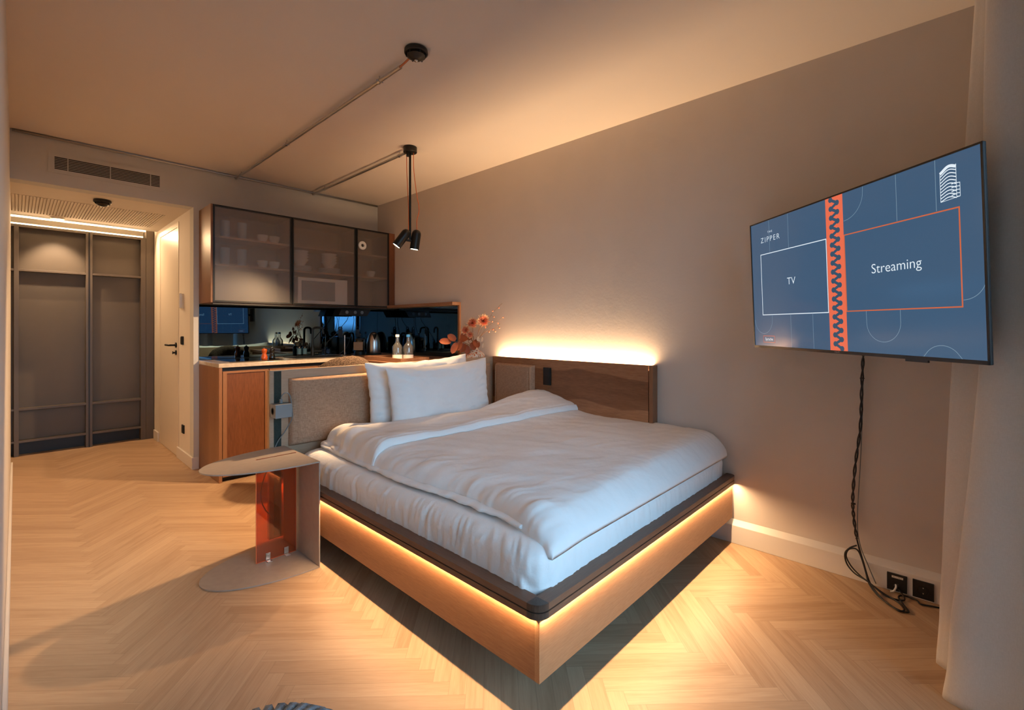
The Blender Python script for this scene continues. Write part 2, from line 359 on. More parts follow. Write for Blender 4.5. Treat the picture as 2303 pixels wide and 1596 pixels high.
def floor_mat():
    m, nt, p = newmat('oak_herringbone'); N_ = nt.nodes; L = nt.links
    uv = N_.new('ShaderNodeUVMap'); uv.uv_map = 'plank'; ed = N_.new('ShaderNodeUVMap'); ed.uv_map = 'edge'
    at = N_.new('ShaderNodeAttribute'); at.attribute_name = 'tone'
    sep = N_.new('ShaderNodeSeparateColor'); L.new(at.outputs['Color'], sep.inputs[0])
    mp = N_.new('ShaderNodeVectorMath'); mp.operation = 'MULTIPLY'; mp.inputs[1].default_value = (1.6, 22, 1); L.new(uv.outputs[0], mp.inputs[0])
    cmb = N_.new('ShaderNodeCombineXYZ'); s50 = N_.new('ShaderNodeMath'); s50.operation = 'MULTIPLY'; s50.inputs[1].default_value = 60
    L.new(sep.outputs[1], s50.inputs[0]); L.new(s50.outputs[0], cmb.inputs[0]); L.new(s50.outputs[0], cmb.inputs[2])
    ad = N_.new('ShaderNodeVectorMath'); L.new(mp.outputs[0], ad.inputs[0]); L.new(cmb.outputs[0], ad.inputs[1])
    n1 = N_.new('ShaderNodeTexNoise'); n1.inputs['Scale'].default_value = 1.0; n1.inputs['Detail'].default_value = 3; n1.inputs['Distortion'].default_value = .8; L.new(ad.outputs[0], n1.inputs['Vector'])
    n2 = N_.new('ShaderNodeTexNoise'); n2.inputs['Scale'].default_value = 9; n2.inputs['Detail'].default_value = 5; L.new(ad.outputs[0], n2.inputs['Vector'])
    mul = N_.new('ShaderNodeMath'); mul.operation = 'MULTIPLY'; mul.inputs[1].default_value = 16; L.new(n1.outputs['Fac'], mul.inputs[0])
    sn = N_.new('ShaderNodeMath'); sn.operation = 'SINE'; L.new(mul.outputs[0], sn.inputs[0])
    f = N_.new('ShaderNodeMath'); f.operation = 'MULTIPLY_ADD'; f.inputs[1].default_value = .14; L.new(sn.outputs[0], f.inputs[0])
    f2 = N_.new('ShaderNodeMath'); f2.operation = 'MULTIPLY_ADD'; f2.inputs[1].default_value = .55; f2.inputs[2].default_value = -.05; L.new(n2.outputs['Fac'], f2.inputs[0]); L.new(f2.outputs[0], f.inputs[2])
    f3 = N_.new('ShaderNodeMath'); f3.operation = 'MULTIPLY_ADD'; f3.inputs[1].default_value = .40; f3.use_clamp = True; L.new(sep.outputs[0], f3.inputs[0]); L.new(f.outputs[0], f3.inputs[2])
    mx = N_.new('ShaderNodeMix'); mx.data_type = 'RGBA'; mx.inputs[6].default_value = (.37,.228,.130,1); mx.inputs[7].default_value = (.57,.40,.252,1)
    L.new(f3.outputs[0], mx.inputs[0])
    # joint lines
    se = N_.new('ShaderNodeSeparateXYZ'); L.new(ed.outputs[0], se.inputs[0])
    def edge(out, lim):
        a = N_.new('ShaderNodeMath'); a.operation = 'SUBTRACT'; a.inputs[1].default_value = .5; L.new(out, a.inputs[0])
        b = N_.new('ShaderNodeMath'); b.operation = 'ABSOLUTE'; L.new(a.outputs[0], b.inputs[0])
        c = N_.new('ShaderNodeMath'); c.operation = 'GREATER_THAN'; c.inputs[1].default_value = lim; L.new(b.outputs[0], c.inputs[0]); return c.outputs[0]
    e1 = edge(se.outputs[0], .5-.0012); e2 = edge(se.outputs[1], .5-.011)
    mxx = N_.new('ShaderNodeMath'); mxx.operation = 'MAXIMUM'; L.new(e1, mxx.inputs[0]); L.new(e2, mxx.inputs[1])
    sm = N_.new('ShaderNodeMath'); sm.operation = 'MULTIPLY'; sm.inputs[1].default_value = .38; L.new(mxx.outputs[0], sm.inputs[0])
    m2 = N_.new('ShaderNodeMix'); m2.data_type = 'RGBA'; m2.inputs[7].default_value = (.12,.07,.04,1); L.new(sm.outputs[0], m2.inputs[0]); L.new(mx.outputs[2], m2.inputs[6])
    L.new(m2.outputs[2], p.inputs['Base Color']); p.inputs['Roughness'].default_value = .42; p.inputs['Specular IOR Level'].default_value = .35
    b = N_.new('ShaderNodeBump'); b.inputs['Strength'].default_value = .12; b.inputs['Distance'].default_value = .0006; L.new(n2.outputs['Fac'], b.inputs['Height']); L.new(b.outputs[0], p.inputs['Normal'])
    return m
M['floor'] = floor_mat()

# ------------------------------------------------------------------ the room
XH = -1.741          # hallway side wall plane
XL = -2.80           # left wall plane
YC = 1.63            # wardrobe front
YW = -5.50           # window wall
def build_floor():
    L_, n = .5186, 9; wd = L_/n; q = math.sqrt(.5)
    bm = bmesh.new(); uvp = bm.loops.layers.uv.new('plank'); uve = bm.loops.layers.uv.new('edge'); col = bm.loops.layers.float_color.new('tone')
    X0, X1, Y0, Y1 = -3.65, .02, -5.6, 2.25
    ox = -2.4965
    def W(a, b):  # grid to world; (1,1) runs along +Y
        return Vector((ox + (a-b)*wd*q, (a+b)*wd*q - .01, 0))
    R_ = 140; seen = set()
    for i in range(-R_, R_):
        for j in range(-R_, R_):
            k = (i-j) % (2*n)
            if k < n: key = ('h', i-k, j); a0, b0, a1, b1 = i-k, j, i-k+n, j+1
            else:
                k2 = 2*n-1-k; key = ('v', i, j-k2); a0, b0, a1, b1 = i, j-k2, i+1, j-k2+n
            if key in seen: continue
            seen.add(key); cs = [W(a0,b0), W(a1,b0), W(a1,b1), W(a0,b1)]
            if max(c.x for c in cs) < X0 or min(c.x for c in cs) > X1 or max(c.y for c in cs) < Y0 or min(c.y for c in cs) > Y1: continue
            f = bm.faces.new([bm.verts.new(c) for c in cs]); t = random.random(); g = random.random()
            if key[0] == 'h': U = [(0,0),(1,0),(1,1),(0,1)]
            else: U = [(0,0),(0,1),(1,1),(1,0)]
            for lp, (a, b) in zip(f.loops, U):
                lp[uvp].uv = (a*L_, b*wd); lp[uve].uv = (a, b); lp[col] = (t, g, 0, 1)
    for co, no in (((X0,0,0),(-1,0,0)), ((X1,0,0),(1,0,0)), ((0,Y0,0),(0,-1,0)), ((0,Y1,0),(0,1,0))):
        bmesh.ops.bisect_plane(bm, geom=bm.verts[:]+bm.edges[:]+bm.faces[:], plane_co=co, plane_no=no, clear_outer=True)
    for f in bm.faces:
        if f.normal.z < 0: f.normal_flip()
    B((X0, X1, Y0, Y1, -.06, -.002), bm=bm)
    return obj('floor', bm, M['floor'], kind='structure')
build_floor()
T = .12
obj('wall_right', B((0, T, YW, .0, 0, H)), M['wall'], kind='structure')
obj('wall_back', B((XH, T, 0, T, 0, H), (XL-T, XH, 0, T, 2.218, H)), M['wall_back'], kind='structure')
obj('wall_left', B((XL-T, XL, YW, .865, 0, H)), M['wall_hall'], kind='structure', bevel=.006)
obj('wall_hall', B((XH, XH+T, T, 2.2, 0, 2.6)), M['wall_hall'], kind='structure')
obj('wall_far', B((-3.65, XH+T, 2.13, 2.25, 0, 2.6)), M['wall_hall'], kind='structure')
obj('wall_hall_left', B((-3.65, -3.55, .30, 2.13, 0, 2.6), (-3.65, XL-T, .18, .30, 0, 2.6)), M['wall_hall'], kind='structure')
obj('ceiling', B((XL-T, T, YW-.1, T, H, H+.1)), M['ceiling'], kind='structure')
# hallway ceiling, lower, with an opening for the slotted panel
obj('ceiling_hall', B((-3.65, XH, T, .52, 2.218, 2.30), (-3.65, -2.815, .52, 1.285, 2.218, 2.30), (-1.84, XH, .52, 1.285, 2.218, 2.30), (-3.65, XH, 1.285, 1.50, 2.218, 2.30),
    (-2.815, -1.84, .52, 1.285, 2.226, 2.30), (-3.65, XH, 1.44, 2.25, 2.42, 2.52), (-3.65, XH, 1.44, 1.47, 2.30, 2.42)), M['wall_hall'], kind='structure')
obj('trim_1', B(*[(-2.812+.0195*i, -2.812+.0195*i+.0125, .525, 1.28, 2.2165, 2.227) for i in range(50)]), M['wall_hall'], kind='structure')
# window wall: glazing between the left wall and the right wall, with a column
obj('wall_window', B((XL, T, YW-.15, YW, 0, .06), (XL, T, YW-.15, YW, 2.45, H), (-2.80, -2.785, YW-.15, YW, .06, 2.45), (-2.17, -2.02, YW-.15, YW, .06, 2.45), (-.12, T, YW-.15, YW, .06, 2.45)), M['wall_back'], kind='structure')
for i, (a, b) in enumerate(((-2.785, -2.17), (-2.02, -.12))):
    g = obj('window_%d' % (i+1), B((a, a+.04, YW-.10, YW-.05, .06, 2.45), (b-.04, b, YW-.10, YW-.05, .06, 2.45), (a+.04, b-.04, YW-.10, YW-.05, .06, .11), (a+.04, b-.04, YW-.10, YW-.05, 2.40, 2.45)), M['dark_frame'], kind='structure')
    obj('window_pane', B((a+.04, b-.04, YW-.078, YW-.072, .11, 2.40)), M['pane'], g)
def skirt(name, boxes, **k): return obj(name, B(*boxes), M['skirting'], kind='structure', bevel=.003, **k)
bm = bmesh.new(); prism([(0,0),(-.035,0),(-.035,.100),(0,.124)], YW, -1.93, bm, 0, Matrix(((1,0,0,0),(0,0,1,0),(0,1,0,0),(0,0,0,1))))
obj('baseboard_right', bm, M['skirting'], kind='structure', bevel=.002)
skirt('baseboard_hall', [(XH-.014, XH, .0, .545, 0, .10), (XH-.014, XH, 1.38, 1.60, 0, .10), (XH-.014, -1.704, -.014, 0, 0, .10)])
skirt('baseboard_left', [(XL, XL+.012, YW, .865, 0, .11)])
# door in the hallway wall
dr = obj('door_1', B((XH-.004, XH, .514, .560, 0, 2.178), (XH-.004, XH, 1.30, 1.36, 0, 2.178), (XH-.004, XH, .560, 1.30, 2.13, 2.178)), M['door'], kind='structure', bevel=.002)
obj('door_leaf', B((XH-.003, XH+.02, .566, 1.294, .008, 2.124)), M['door'], dr, bevel=.002)
hb = cyl((XH-.003, .60, 1.035), .024, .008, (-1,0,0), 24); tube([(XH-.008,.60,1.035),(XH-.055,.60,1.035),(XH-.062,.612,1.035),(XH-.062,.735,1.035)], .009, 12, hb)
obj('door_handle', hb, M['black_metal'], dr, smooth=True, angle=40)
kb = cyl((XH-.003, .60, .965), .022, .008, (-1,0,0), 24); cyl((XH-.011, .60, .965), .008, .02, (-1,0,0), 12, kb); B((XH-.034, XH-.028, .594,.606,.952,.978), bm=kb)
obj('door_lock', kb, M['black_metal'], dr, smooth=True, angle=40)
# conduit line in the ceiling corner
tag(obj('conduit_pipe', tube([(-2.79,-.010,H-.011),(-.01,-.010,H-.011)], .009, 12), M['pipe'], smooth=True), 'thin metal conduit running along the corner of ceiling and kitchen wall', 'conduit')

# ------------------------------------------------------------------ ventilation grille over the hallway
t = thing('air_vent', (-2.279, -.006, 2.305), 'wide white slotted air vent in the wall above the hallway opening', 'vent')
obj('frame', B((-2.614,-1.945,-.008,0,2.425,2.452), (-2.614,-1.945,-.008,0,2.305,2.333), (-2.614,-2.582,-.008,0,2.333,2.425), (-1.973,-1.945,-.008,0,2.333,2.425)), M['wall_back'], t)
obj('backing', B((-2.582,-1.973,-.002,0,2.333,2.425)), M['black'], t)
obj('slats', B(*[(-2.582,-1.973,-.007,-.002,2.333+.0115*i+.0085,2.333+.0115*i+.0115) for i in range(8)], (-2.515,-2.510,-.008,-.002,2.333,2.425), (-2.28,-2.275,-.008,-.002,2.333,2.425), (-2.035,-2.030,-.008,-.002,2.333,2.425)), M['wall_back'], t)

# ------------------------------------------------------------------ wardrobe at the end of the hallway
t = thing('wardrobe', (-2.65, 1.72, 0), 'tall dark taupe built-in wardrobe with framed panels at the end of the hallway', 'wardrobe')
xs = [(-3.50,-3.47), (-2.785,-2.752), (-2.292,-2.242), (-1.857,-1.812)]
obj('carcass', B((-3.55, XH-.01, 1.80, 2.12, .0, 2.16)), M['closet'], t)
obj('filler_panel', B((-1.812, XH-.004, YC-.004, 1.80, 0, 2.24)), M['closet'], t, bevel=.002)
for a, b in xs[1:]:
    obj('post', B((a, b, YC, 1.80, 0, 2.15)), M['closet'], t, bevel=.002)
obj('post', B((-2.272,-2.262,YC-.004,YC,0,2.15)), M['black'], t)
for z0, z1 in ((2.135, 2.16), (1.725, 1.745), (.425, .445), (.125, .145)):
    obj('rail', B((-3.5, -1.812, YC+.002, 1.80, z0, z1)), M['closet'], t, bevel=.0015)
for a, b in ((-3.47,-2.785), (-2.752,-2.292), (-2.242,-1.857)):
    for z0, z1 in ((1.745,2.135), (.445,1.725), (.145,.425)):
        obj('panel', B((a, b, 1.70, 1.72, z0, z1)), M['closet_panel'], t)
obj('plinth', B((-3.5, -1.812, 1.74, 1.76, 0, .125)), M['black'], t)

# cove lights
t = thing('cove_light', (-2.32, 1.51, 2.19), 'glowing linear cove light in the hallway ceiling above the wardrobe', 'light strip')
obj('profile', B((-2.83, -1.835, 1.500, 1.512, 2.205, 2.222)), M['led'], t)
obj('diffuser', B((-2.83, -1.835, 1.655, 1.675, 2.165, 2.175)), M['led'], t)
t = thing('downlight', (-2.507, 1.40, 2.205), 'small round recessed downlight beside the glowing hallway cove', 'downlight')
obj('ring', lathe([(.034,.0),(.048,.0),(.050,.006),(.050,.013),(.034,.013),(.034,.0)], (-2.507,1.385,2.206), n=32), M['white'], t, smooth=True, angle=40)
obj('bulb', cyl((-2.507,1.385,2.2105), .033, .006), M['led'], t)

def detector(x, y, zc, label):
    t = thing('smoke_detector', (x, y, zc-.055), label, 'smoke detector', None)
    obj('base', lathe([(0,0),(.050,0),(.056,-.004),(.057,-.020),(.052,-.024),(0,-.024)], (x,y,zc), n=40), M['black_metal'], t, smooth=True, angle=35)
    obj('chamber', lathe([(.044,-.024),(.046,-.034),(.0,-.034)], (x,y,zc), n=32), M['black'], t, smooth=True, angle=35)
    rb = lathe([(0,-.052),(.012,-.052),(.028,-.046),(.044,-.034),(.040,-.032),(0,-.040)], (x,y,zc), n=32)
    for k in range(6):
        a = k*PI/3+.3; tube([(x+.050*math.cos(a),y+.050*math.sin(a),zc-.022),(x+.045*math.cos(a),y+.045*math.sin(a),zc-.036)], .004, 6, rb)
    obj('cage', rb, M['black_metal'], t, smooth=True, angle=35)
    obj('sensor', lathe([(0,-.060),(.006,-.060),(.012,-.052),(0,-.050)], (x,y,zc), n=20), M['chrome'], t, smooth=True)
    return t
detector(-1.430, -2.765, H, 'black round smoke detector on the room ceiling at the end of a long conduit')
detector(-2.297, .272, 2.218, 'black round smoke detector on the low hallway ceiling')
def conduit(x, y0, y1, clamps, label):
    t = thing('conduit_pipe', (x, (y0+y1)/2, H-.04), label, 'conduit')
    obj('pipe', tube([(x,y0,H-.028),(x,y1,H-.028)], .010, 16), M['pipe'], t, smooth=True, angle=40)
    for y in clamps:
        c = lathe([(.0102,-.008),(.0135,-.008),(.0135,.008),(.0102,.008),(.0102,-.008)], (x,y,H-.028), (0,1,0), 20)
        tube([(x,y,H-.016),(x,y,H)], .004, 8, c); tube([(x-.02,y,H-.028),(x+.02,y,H-.028)], .003, 6, c)
        obj('clamp', c, M['chrome'], t, smooth=True, angle=40)
conduit(-1.424, -2.62, -.02, (-2.42, -1.16, -.16), 'long metal ceiling conduit leading from the kitchen wall to the smoke detector')
conduit(-.735, -1.63, -.02, (-1.56, -.28), 'short metal ceiling conduit leading to the pendant lamp')
tag(obj('copper_cable', tube([(-1.424,-2.60,H-.028),(-1.428,-2.67,H-.024),(-1.43,-2.72,H-.018)], .005, 8, smooth=4), plain('copper', (.5,.2,.1), .35, .8), smooth=True), 'short copper coloured cable between the long conduit and smoke detector', 'cable')

# ------------------------------------------------------------------ pendant lamp
RV = Vector((.685, -.728, 0)); UP = Vector((0,0,1))
PC = Vector((-.735, -1.700, 0))
t = thing('pendant_lamp', (PC.x, PC.y, 1.78), 'black ceiling lamp with rod, two spot heads and orange cords', 'lamp')
obj('canopy', cyl((PC.x,PC.y,H-.042), .051, .042, n=40, e=.003), M['black_metal'], t, smooth=True, angle=40)
rodb = tube([(PC.x,PC.y,H-.04),(PC.x,PC.y,2.2),(PC.x,PC.y,1.845)], .0085, 12); cyl((PC.x-.02,PC.y,H-.075), .013, .03, n=16, bm=rodb)
obj('rod', rodb, M['black_metal'], t, smooth=True, angle=40)
FV = Vector((.728, .685, 0))
def head(top, d, name_axis=None):
    d = Vector(d).normalized(); L_ = .15; r = .034
    prof = [(0,0),(.012,.001),(.024,.008),(.032,.022),(r,.036),(r,L_),(r-.004,L_),(r-.004,L_-.012),(0,L_-.012)]
    s = obj('spot_head', lathe(prof, top, d, 32), M['black_metal'], t, smooth=True, angle=40)
    obj('bulb', cyl(Vector(top)+d*(L_-.0075), r-.0045, .004, d, 24), M['bulb'], s)
    return Vector(top)+d*(L_+.004), d
p1, d1 = head(PC+RV*.052+UP*1.935, -UP*1-RV*.14)
p2, d2 = head(PC-RV*.005+FV*-.035+UP*1.925, -UP*.80-RV*.56-FV*.14)
obj('joint', tube([PC+RV*.045+UP*1.850, PC-RV*.03-FV*.03+UP*1.852], .009, 10), M['black_metal'], t, smooth=True, angle=40)
obj('cord', tube([PC-RV*.026+UP*2.52, PC-RV*.024+UP*2.35, PC-RV*.012+UP*2.1, PC-RV*.012+UP*2.0, PC-RV*.006-FV*.035+UP*1.925], .0026, 8, smooth=8), M['orange_cord'], t, smooth=True)
obj('cord', tube([PC+RV*.026+UP*2.52, PC+RV*.028+UP*2.38, PC+RV*.05+UP*2.2, PC+RV*.068+UP*2.09, PC+RV*.05+UP*2.0, PC+RV*.052+UP*1.933], .0026, 8, smooth=8), M['orange_cord'], t, smooth=True)
spot('pendant_beam_straight', p1, d1, 95, 80, .6, radius=.025)
spot('pendant_beam_tilted', p2, (-.500,.400,-.768), 185, 106, .45, radius=.025)

# ------------------------------------------------------------------ kitchen: lower cabinet, worktop, desk
KX, KD = -1.702, -.571
t = thing('kitchen_cabinet', (-1.10, -.285, 0), 'walnut kitchen base cabinet with framed door at the hallway corner', 'cabinet')
obj('end_panel', B((KX, KX+.023, KD, -.002, 0, .886)), M['walnut'], t, bevel=.002)
obj('carcass', B((KX+.023, -.52, KD+.03, -.01, .06, .886)), M['black'], t)
obj('plinth', B((KX+.023, -.52, KD+.06, KD+.05, 0, .06)), M['black'], t)
for a, b in ((-1.675,-1.342), (-1.336,-.93), (-.925,-.52)):
    d = obj('door', B((a, b, KD+.008, KD+.026, .04, .858)), M['walnut_door'], t)
    obj('door_frame', B((a, a+.028, KD, KD+.008, .04, .858), (b-.028, b, KD, KD+.008, .04, .858), (a+.028, b-.028, KD, KD+.008, .842, .858), (a+.028, b-.028, KD, KD+.008, .04, .056)), M['walnut'], d)
tag(obj('worktop', B((KX, -.517, KD, -.003, .888, .920)), M['quartz'], bevel=.002), 'pale speckled stone kitchen worktop under the wall cabinet', 'worktop')
tag(obj('desk', B((-.515, -.003, -.573, -.003, .888, .920), (-.72, -.003, -1.862, -.573, .888, .920), (-.70, -.68, -1.85, -.62, 0, .888)), M['walnut_y'], bevel=.002), 'walnut desk top running along the right wall behind the headboard', 'desk')
# backsplash mirrors
tag(obj('mirror', B((KX, -.006, -.008, -.002, .922, 1.398)), M['mirror']), 'dark tinted mirror splashback behind the kitchen worktop', 'mirror')
tag(obj('mirror', B((-.008, -.002, -1.40, -.010, .922, 1.398)), M['mirror']), 'dark tinted mirror on the right wall above the desk', 'mirror')
t = thing('wall_shelf', (-.05, -.9, .922), 'slim walnut shelf capping the dark mirror on the right wall', 'shelf')
obj('board', B((-.100, 0, -1.425, -.352, 1.402, 1.430)), M['walnut_y'], t, bevel=.0015)
obj('upright', B((-.018, 0, -1.425, -1.402, .922, 1.402)), M['walnut'], t)

# ------------------------------------------------------------------ wall cabinet with glass doors
UZ0, UZ1, UD = 1.402, 2.194, -.35
t = thing('wall_cabinet', (-.86, -.175, UZ0), 'long walnut wall cabinet with three dark framed frosted glass doors', 'cabinet')
obj('side_panel', B((KX, KX+.016, UD, -.002, UZ0, UZ1)), M['walnut'], t, bevel=.001)
obj('side_panel', B((-.073, -.004, UD, -.002, UZ0, UZ1)), M['walnut_door'], t, bevel=.001)
obj('top_board', B((KX+.016, -.073, UD+.02, -.002, UZ1-.018, UZ1)), M['walnut_x'], t)
obj('bottom_board', B((KX+.016, -.073, UD+.02, -.002, UZ0, UZ0+.018)), M['walnut_x'], t)
obj('back_panel', B((KX+.016, -.073, -.010, -.002, UZ0+.018, UZ1-.018)), M['edge_wood'], t)
for x in (-1.068, -.447): obj('divider', B((x-.009, x+.009, UD+.02, -.010, UZ0+.018, UZ1-.018)), M['walnut'], t)
M['shelfwood'] = wood('shelf_wood', (.30,.19,.11), (.46,.31,.19), 'X', .5)
for z in (1.722, 1.950):
    for a, b in ((-1.686,-1.077), (-1.059,-.456), (-.438,-.073)):
        obj('shelf', B((a, b, UD+.035, -.010, z-.016, z)), M['shelfwood'], t)
for a, b in ((-1.686,-1.071), (-1.065,-.450), (-.444,-.075)):
    fr = .013
    d = obj('glass_door', B((a+fr, b-fr, UD+.001, UD+.006, UZ0+.004+fr, UZ1-.004-fr)), M['frosted'], t)
    obj('door_frame', B((a, a+fr, UD-.004, UD+.016, UZ0+.004, UZ1-.002), (b-fr, b, UD-.004, UD+.016, UZ0+.004, UZ1-.002), (a+fr, b-fr, UD-.004, UD+.016, UZ0+.004, UZ0+.004+fr), (a+fr, b-fr, UD-.004, UD+.016, UZ1-.002-fr, UZ1-.002)), M['dark_frame'], d)
tag(obj('under_cabinet_rail', B((KX+.02, -.08, UD+.02, UD+.05, UZ0-.014, UZ0-.001)), M['black']), 'thin black rail under the front edge of the wall cabinet', 'rail')
# things behind the frosted doors
tum = lambda bm, x, y, z: lathe([(0,0),(.033,0),(.036,.004),(.041,.13),(.038,.13),(.033,.008),(0,.008)], (x,y,z), n=24, bm=bm)
M['pale_glass'] = plain('pale_glass', (.50,.52,.54), .15)
def item(name, prof, mat, x, y, z, label, cat, group, n=28):
    return tag(obj(name, lathe(prof, (x,y,z), n=n), mat, smooth=True, angle=45), label, cat, group)
tall = [(0,0),(.030,0),(.033,.004),(.036,.150),(.033,.150),(.029,.008),(0,.008)]
cup = [(0,0),(.022,0),(.026,.004),(.042,.045),(.044,.070),(.041,.070),(.036,.040),(.020,.010),(0,.010)]
for z, where in ((1.950,'top'), (1.722,'middle')):
    for x, n_ in ((-1.56,'leftmost'), (-1.43,'second from the left')):
        item('drinking_glass', tall, M['pale_glass'], x, -.20, z, 'tall drinking glass, %s on the %s shelf behind the left frosted door' % (n_, where), 'glass', 'tall glasses behind the left frosted door')
    for x, n_ in ((-1.265,'left one'), (-1.165,'right one')):
        item('cup', cup, M['porcelain'], x, -.20, z, 'small white cup, %s of two on the %s shelf behind the left frosted door' % (n_, where), 'cup', 'cups behind the left frosted door')
pl_ = [(0,0),(.06,0),(.105,.010),(.107,.014),(.06,.006),(0,.006)]
bowl = [(0,0),(.03,0),(.035,.006),(.072,.06),(.074,.064),(.07,.064),(.03,.012),(0,.012)]
for x, n_ in ((-.93,'left'), (-.65,'right')):
    for k in range(4): item('plate', pl_, M['porcelain'], x, -.19, 1.722+.013*k, ['lowest','second','third','topmost'][k]+' white plate in the %s stack behind the middle frosted door' % n_, 'plate', 'plates in the %s stack' % n_)
    for k in range(4): item('bowl', bowl, M['porcelain'], x, -.19, 1.722+.058+.026*k, ['lowest','second','third','topmost'][k]+' white bowl piled on the %s plate stack behind the middle door' % n_, 'bowl', 'bowls in the %s stack' % n_)
item('cup', cup, M['porcelain'], -.20, -.20, 1.722, 'white cup alone behind the narrow right frosted door', 'cup', None)
t2 = thing('microwave', (-.757, -.18, UZ0+.018), 'white microwave oven behind the middle frosted glass door', 'microwave')
obj('housing', B((-1.00, -.515, -.305, -.04, UZ0+.019, 1.665)), M['porcelain'], t2, bevel=.006)
obj('door_window', B((-.965, -.645, -.312, -.305, UZ0+.05, 1.635)), M['grey_plastic'], t2, bevel=.003)
tag(obj('white_ring', lathe([(.017,0),(.040,0),(.043,.004),(.043,.014),(.040,.018),(.017,.018),(.017,0)], (-.388,-.3565,2.022), (.0,-1,0), 36), M['white'], smooth=True, angle=40), 'white round roll on the front of the narrow right glass door', 'roll')

# power box hanging under the wall cabinet
t = thing('power_box', (-.41, -.16, 1.32), 'black angled socket box under the wall cabinet', 'socket box')
bm = bmesh.new(); M4 = Matrix(((1,0,0,0),(0,0,1,-.24),(0,1,0,1.318),(0,0,0,1)))
prism([(-.575,0),(-.262,0),(-.218,.070),(-.545,.070)], 0, .14, bm, 0, M4)
obj('housing', bm, M['black'], t, bevel=.002)
for x in (-.49, -.40, -.325):
    obj('socket', lathe([(0,0),(.016,0),(.017,.003),(.010,.003),(0,.001)], (x,-.243,1.353), (0,-1,0), 20), M['grey_plastic'], t, smooth=True, angle=40)
def hang(name, pts, label):
    tag(obj(name, tube(pts, .0028, 8, smooth=8), M['black'], smooth=True), label, 'cable')
hang('power_cable', [(-.45,-.20,1.316),(-.47,-.20,1.27),(-.53,-.20,1.20),(-.60,-.20,1.12),(-.655,-.18,1.06),(-.675,-.15,.99),(-.66,-.14,.925),(-.60,-.17,.925)], 'black cable looping from the socket box down towards the tap')
hang('power_cable', [(-.39,-.19,1.316),(-.385,-.19,1.27),(-.40,-.19,1.19),(-.43,-.20,1.10),(-.47,-.20,1.0),(-.55,-.20,.93)], 'black cable hanging straight down from the middle of the socket box')
hang('power_cable', [(-.36,-.20,1.316),(-.365,-.20,1.25),(-.36,-.20,1.19),(-.33,-.17,1.10),(-.30,-.15,1.02)], 'black cable hanging beside the kettle from the socket box')
for x, lab in ((-.535,'nearer the tap'), (-.352,'nearer the kettle')):
    b = lathe([(.013,-.003),(.019,-.003),(.019,.003),(.013,.003),(.013,-.003)], (x,-.20,1.190), (0,1,0), 24)
    B((x-.018, x+.018, -.208, -.192, 1.10, 1.174), bm=b)
    tag(obj('power_plug', b, M['black'], smooth=True, angle=40), 'black plug with a pull ring hanging by the mirror, the one '+lab, 'plug', 'hanging black plugs')

# ------------------------------------------------------------------ on the worktop
tag(obj('induction_hob', B((-1.60, -1.18, -.46, -.06, .9202, .9245)), M['black_gloss'], bevel=.001), 'black glass induction hob set on the pale worktop', 'hob')
tag(obj('sink', B((-1.05,-.60,-.42,-.10,.9203,.9235)), M['black'], bevel=.002), 'black sink rim in the worktop in front of the tap', 'sink')
def mill(x, y, mat, label):
    t = thing('pepper_mill', (x, y, .9245), label, 'pepper mill', 'pepper and salt mills')
    obj('body', lathe([(0,0),(.024,0),(.026,.004),(.027,.012),(.024,.030),(.018,.046),(.017,.056),(.022,.064),(.022,.070),(0,.070)], (x,y,.9247), n=28), mat, t, smooth=True, angle=50)
    obj('cap', lathe([(0,.070),(.020,.070),(.023,.078),(.020,.088),(.010,.093),(0,.094)], (x,y,.9250), n=28), mat, t, smooth=True, angle=50)
    obj('knob', lathe([(0,.094),(.008,.094),(.009,.099),(0,.103)], (x,y,.9252), n=16), M['chrome'], t, smooth=True)
mill(-1.305, -.36, M['mill_orange'], 'small orange lacquered pepper mill on the black hob')
mill(-1.235, -.34, plain('black_lacquer', (.006,.007,.007), .12, coat=.8), 'small black lacquered mill beside the orange one on the hob')
t = thing('faucet', (-.775, -.105, .921), 'matte black kitchen tap with a square-bent spout', 'tap')
obj('base', cyl((-.775,-.105,.921), .019, .085, n=28, e=.002), M['black_metal'], t, smooth=True, angle=40)
obj('spout', tube([(-.775,-.105,1.0),(-.775,-.105,1.16),(-.770,-.107,1.185),(-.752,-.116,1.197),(-.715,-.135,1.197),(-.695,-.145,1.187),(-.690,-.148,1.165),(-.686,-.150,1.135)], .0105, 12, smooth=4), M['black_metal'], t, smooth=True, angle=50)
obj('lever', tube([(-.775,-.105,.965),(-.735,-.125,.965),(-.700,-.143,.967)], .0145, 14), M['black_metal'], t, smooth=True, angle=40)
obj('handle', tube([(-.712,-.137,.975),(-.706,-.140,1.04)], .0045, 8), M['black_metal'], t, smooth=True)
for x, lab, cap in ((-.885,'left',0), (-.832,'right',1)):
    t = thing('soap_bottle', (x, -.055, .921), 'small dark soap bottle beside the tap, the %s one of two' % lab, 'soap bottle', 'soap bottles by the tap')
    obj('bottle', lathe([(0,0),(.020,0),(.021,.003),(.021,.085),(.016,.095),(.008,.100),(0,.100)], (x,-.055,.921), n=24), M['soap'], t, smooth=True, angle=40)
    obj('label', lathe([(.0213,.020),(.0213,.075)], (x,-.055,.921), n=24), M['teal_label'], t, smooth=True)
    obj('pump', tube([(x,-.055,1.02),(x,-.055,1.045),(x+.004,-.058,1.052),(x+.022,-.07,1.050)], .004, 8), M['black'], t, smooth=True)
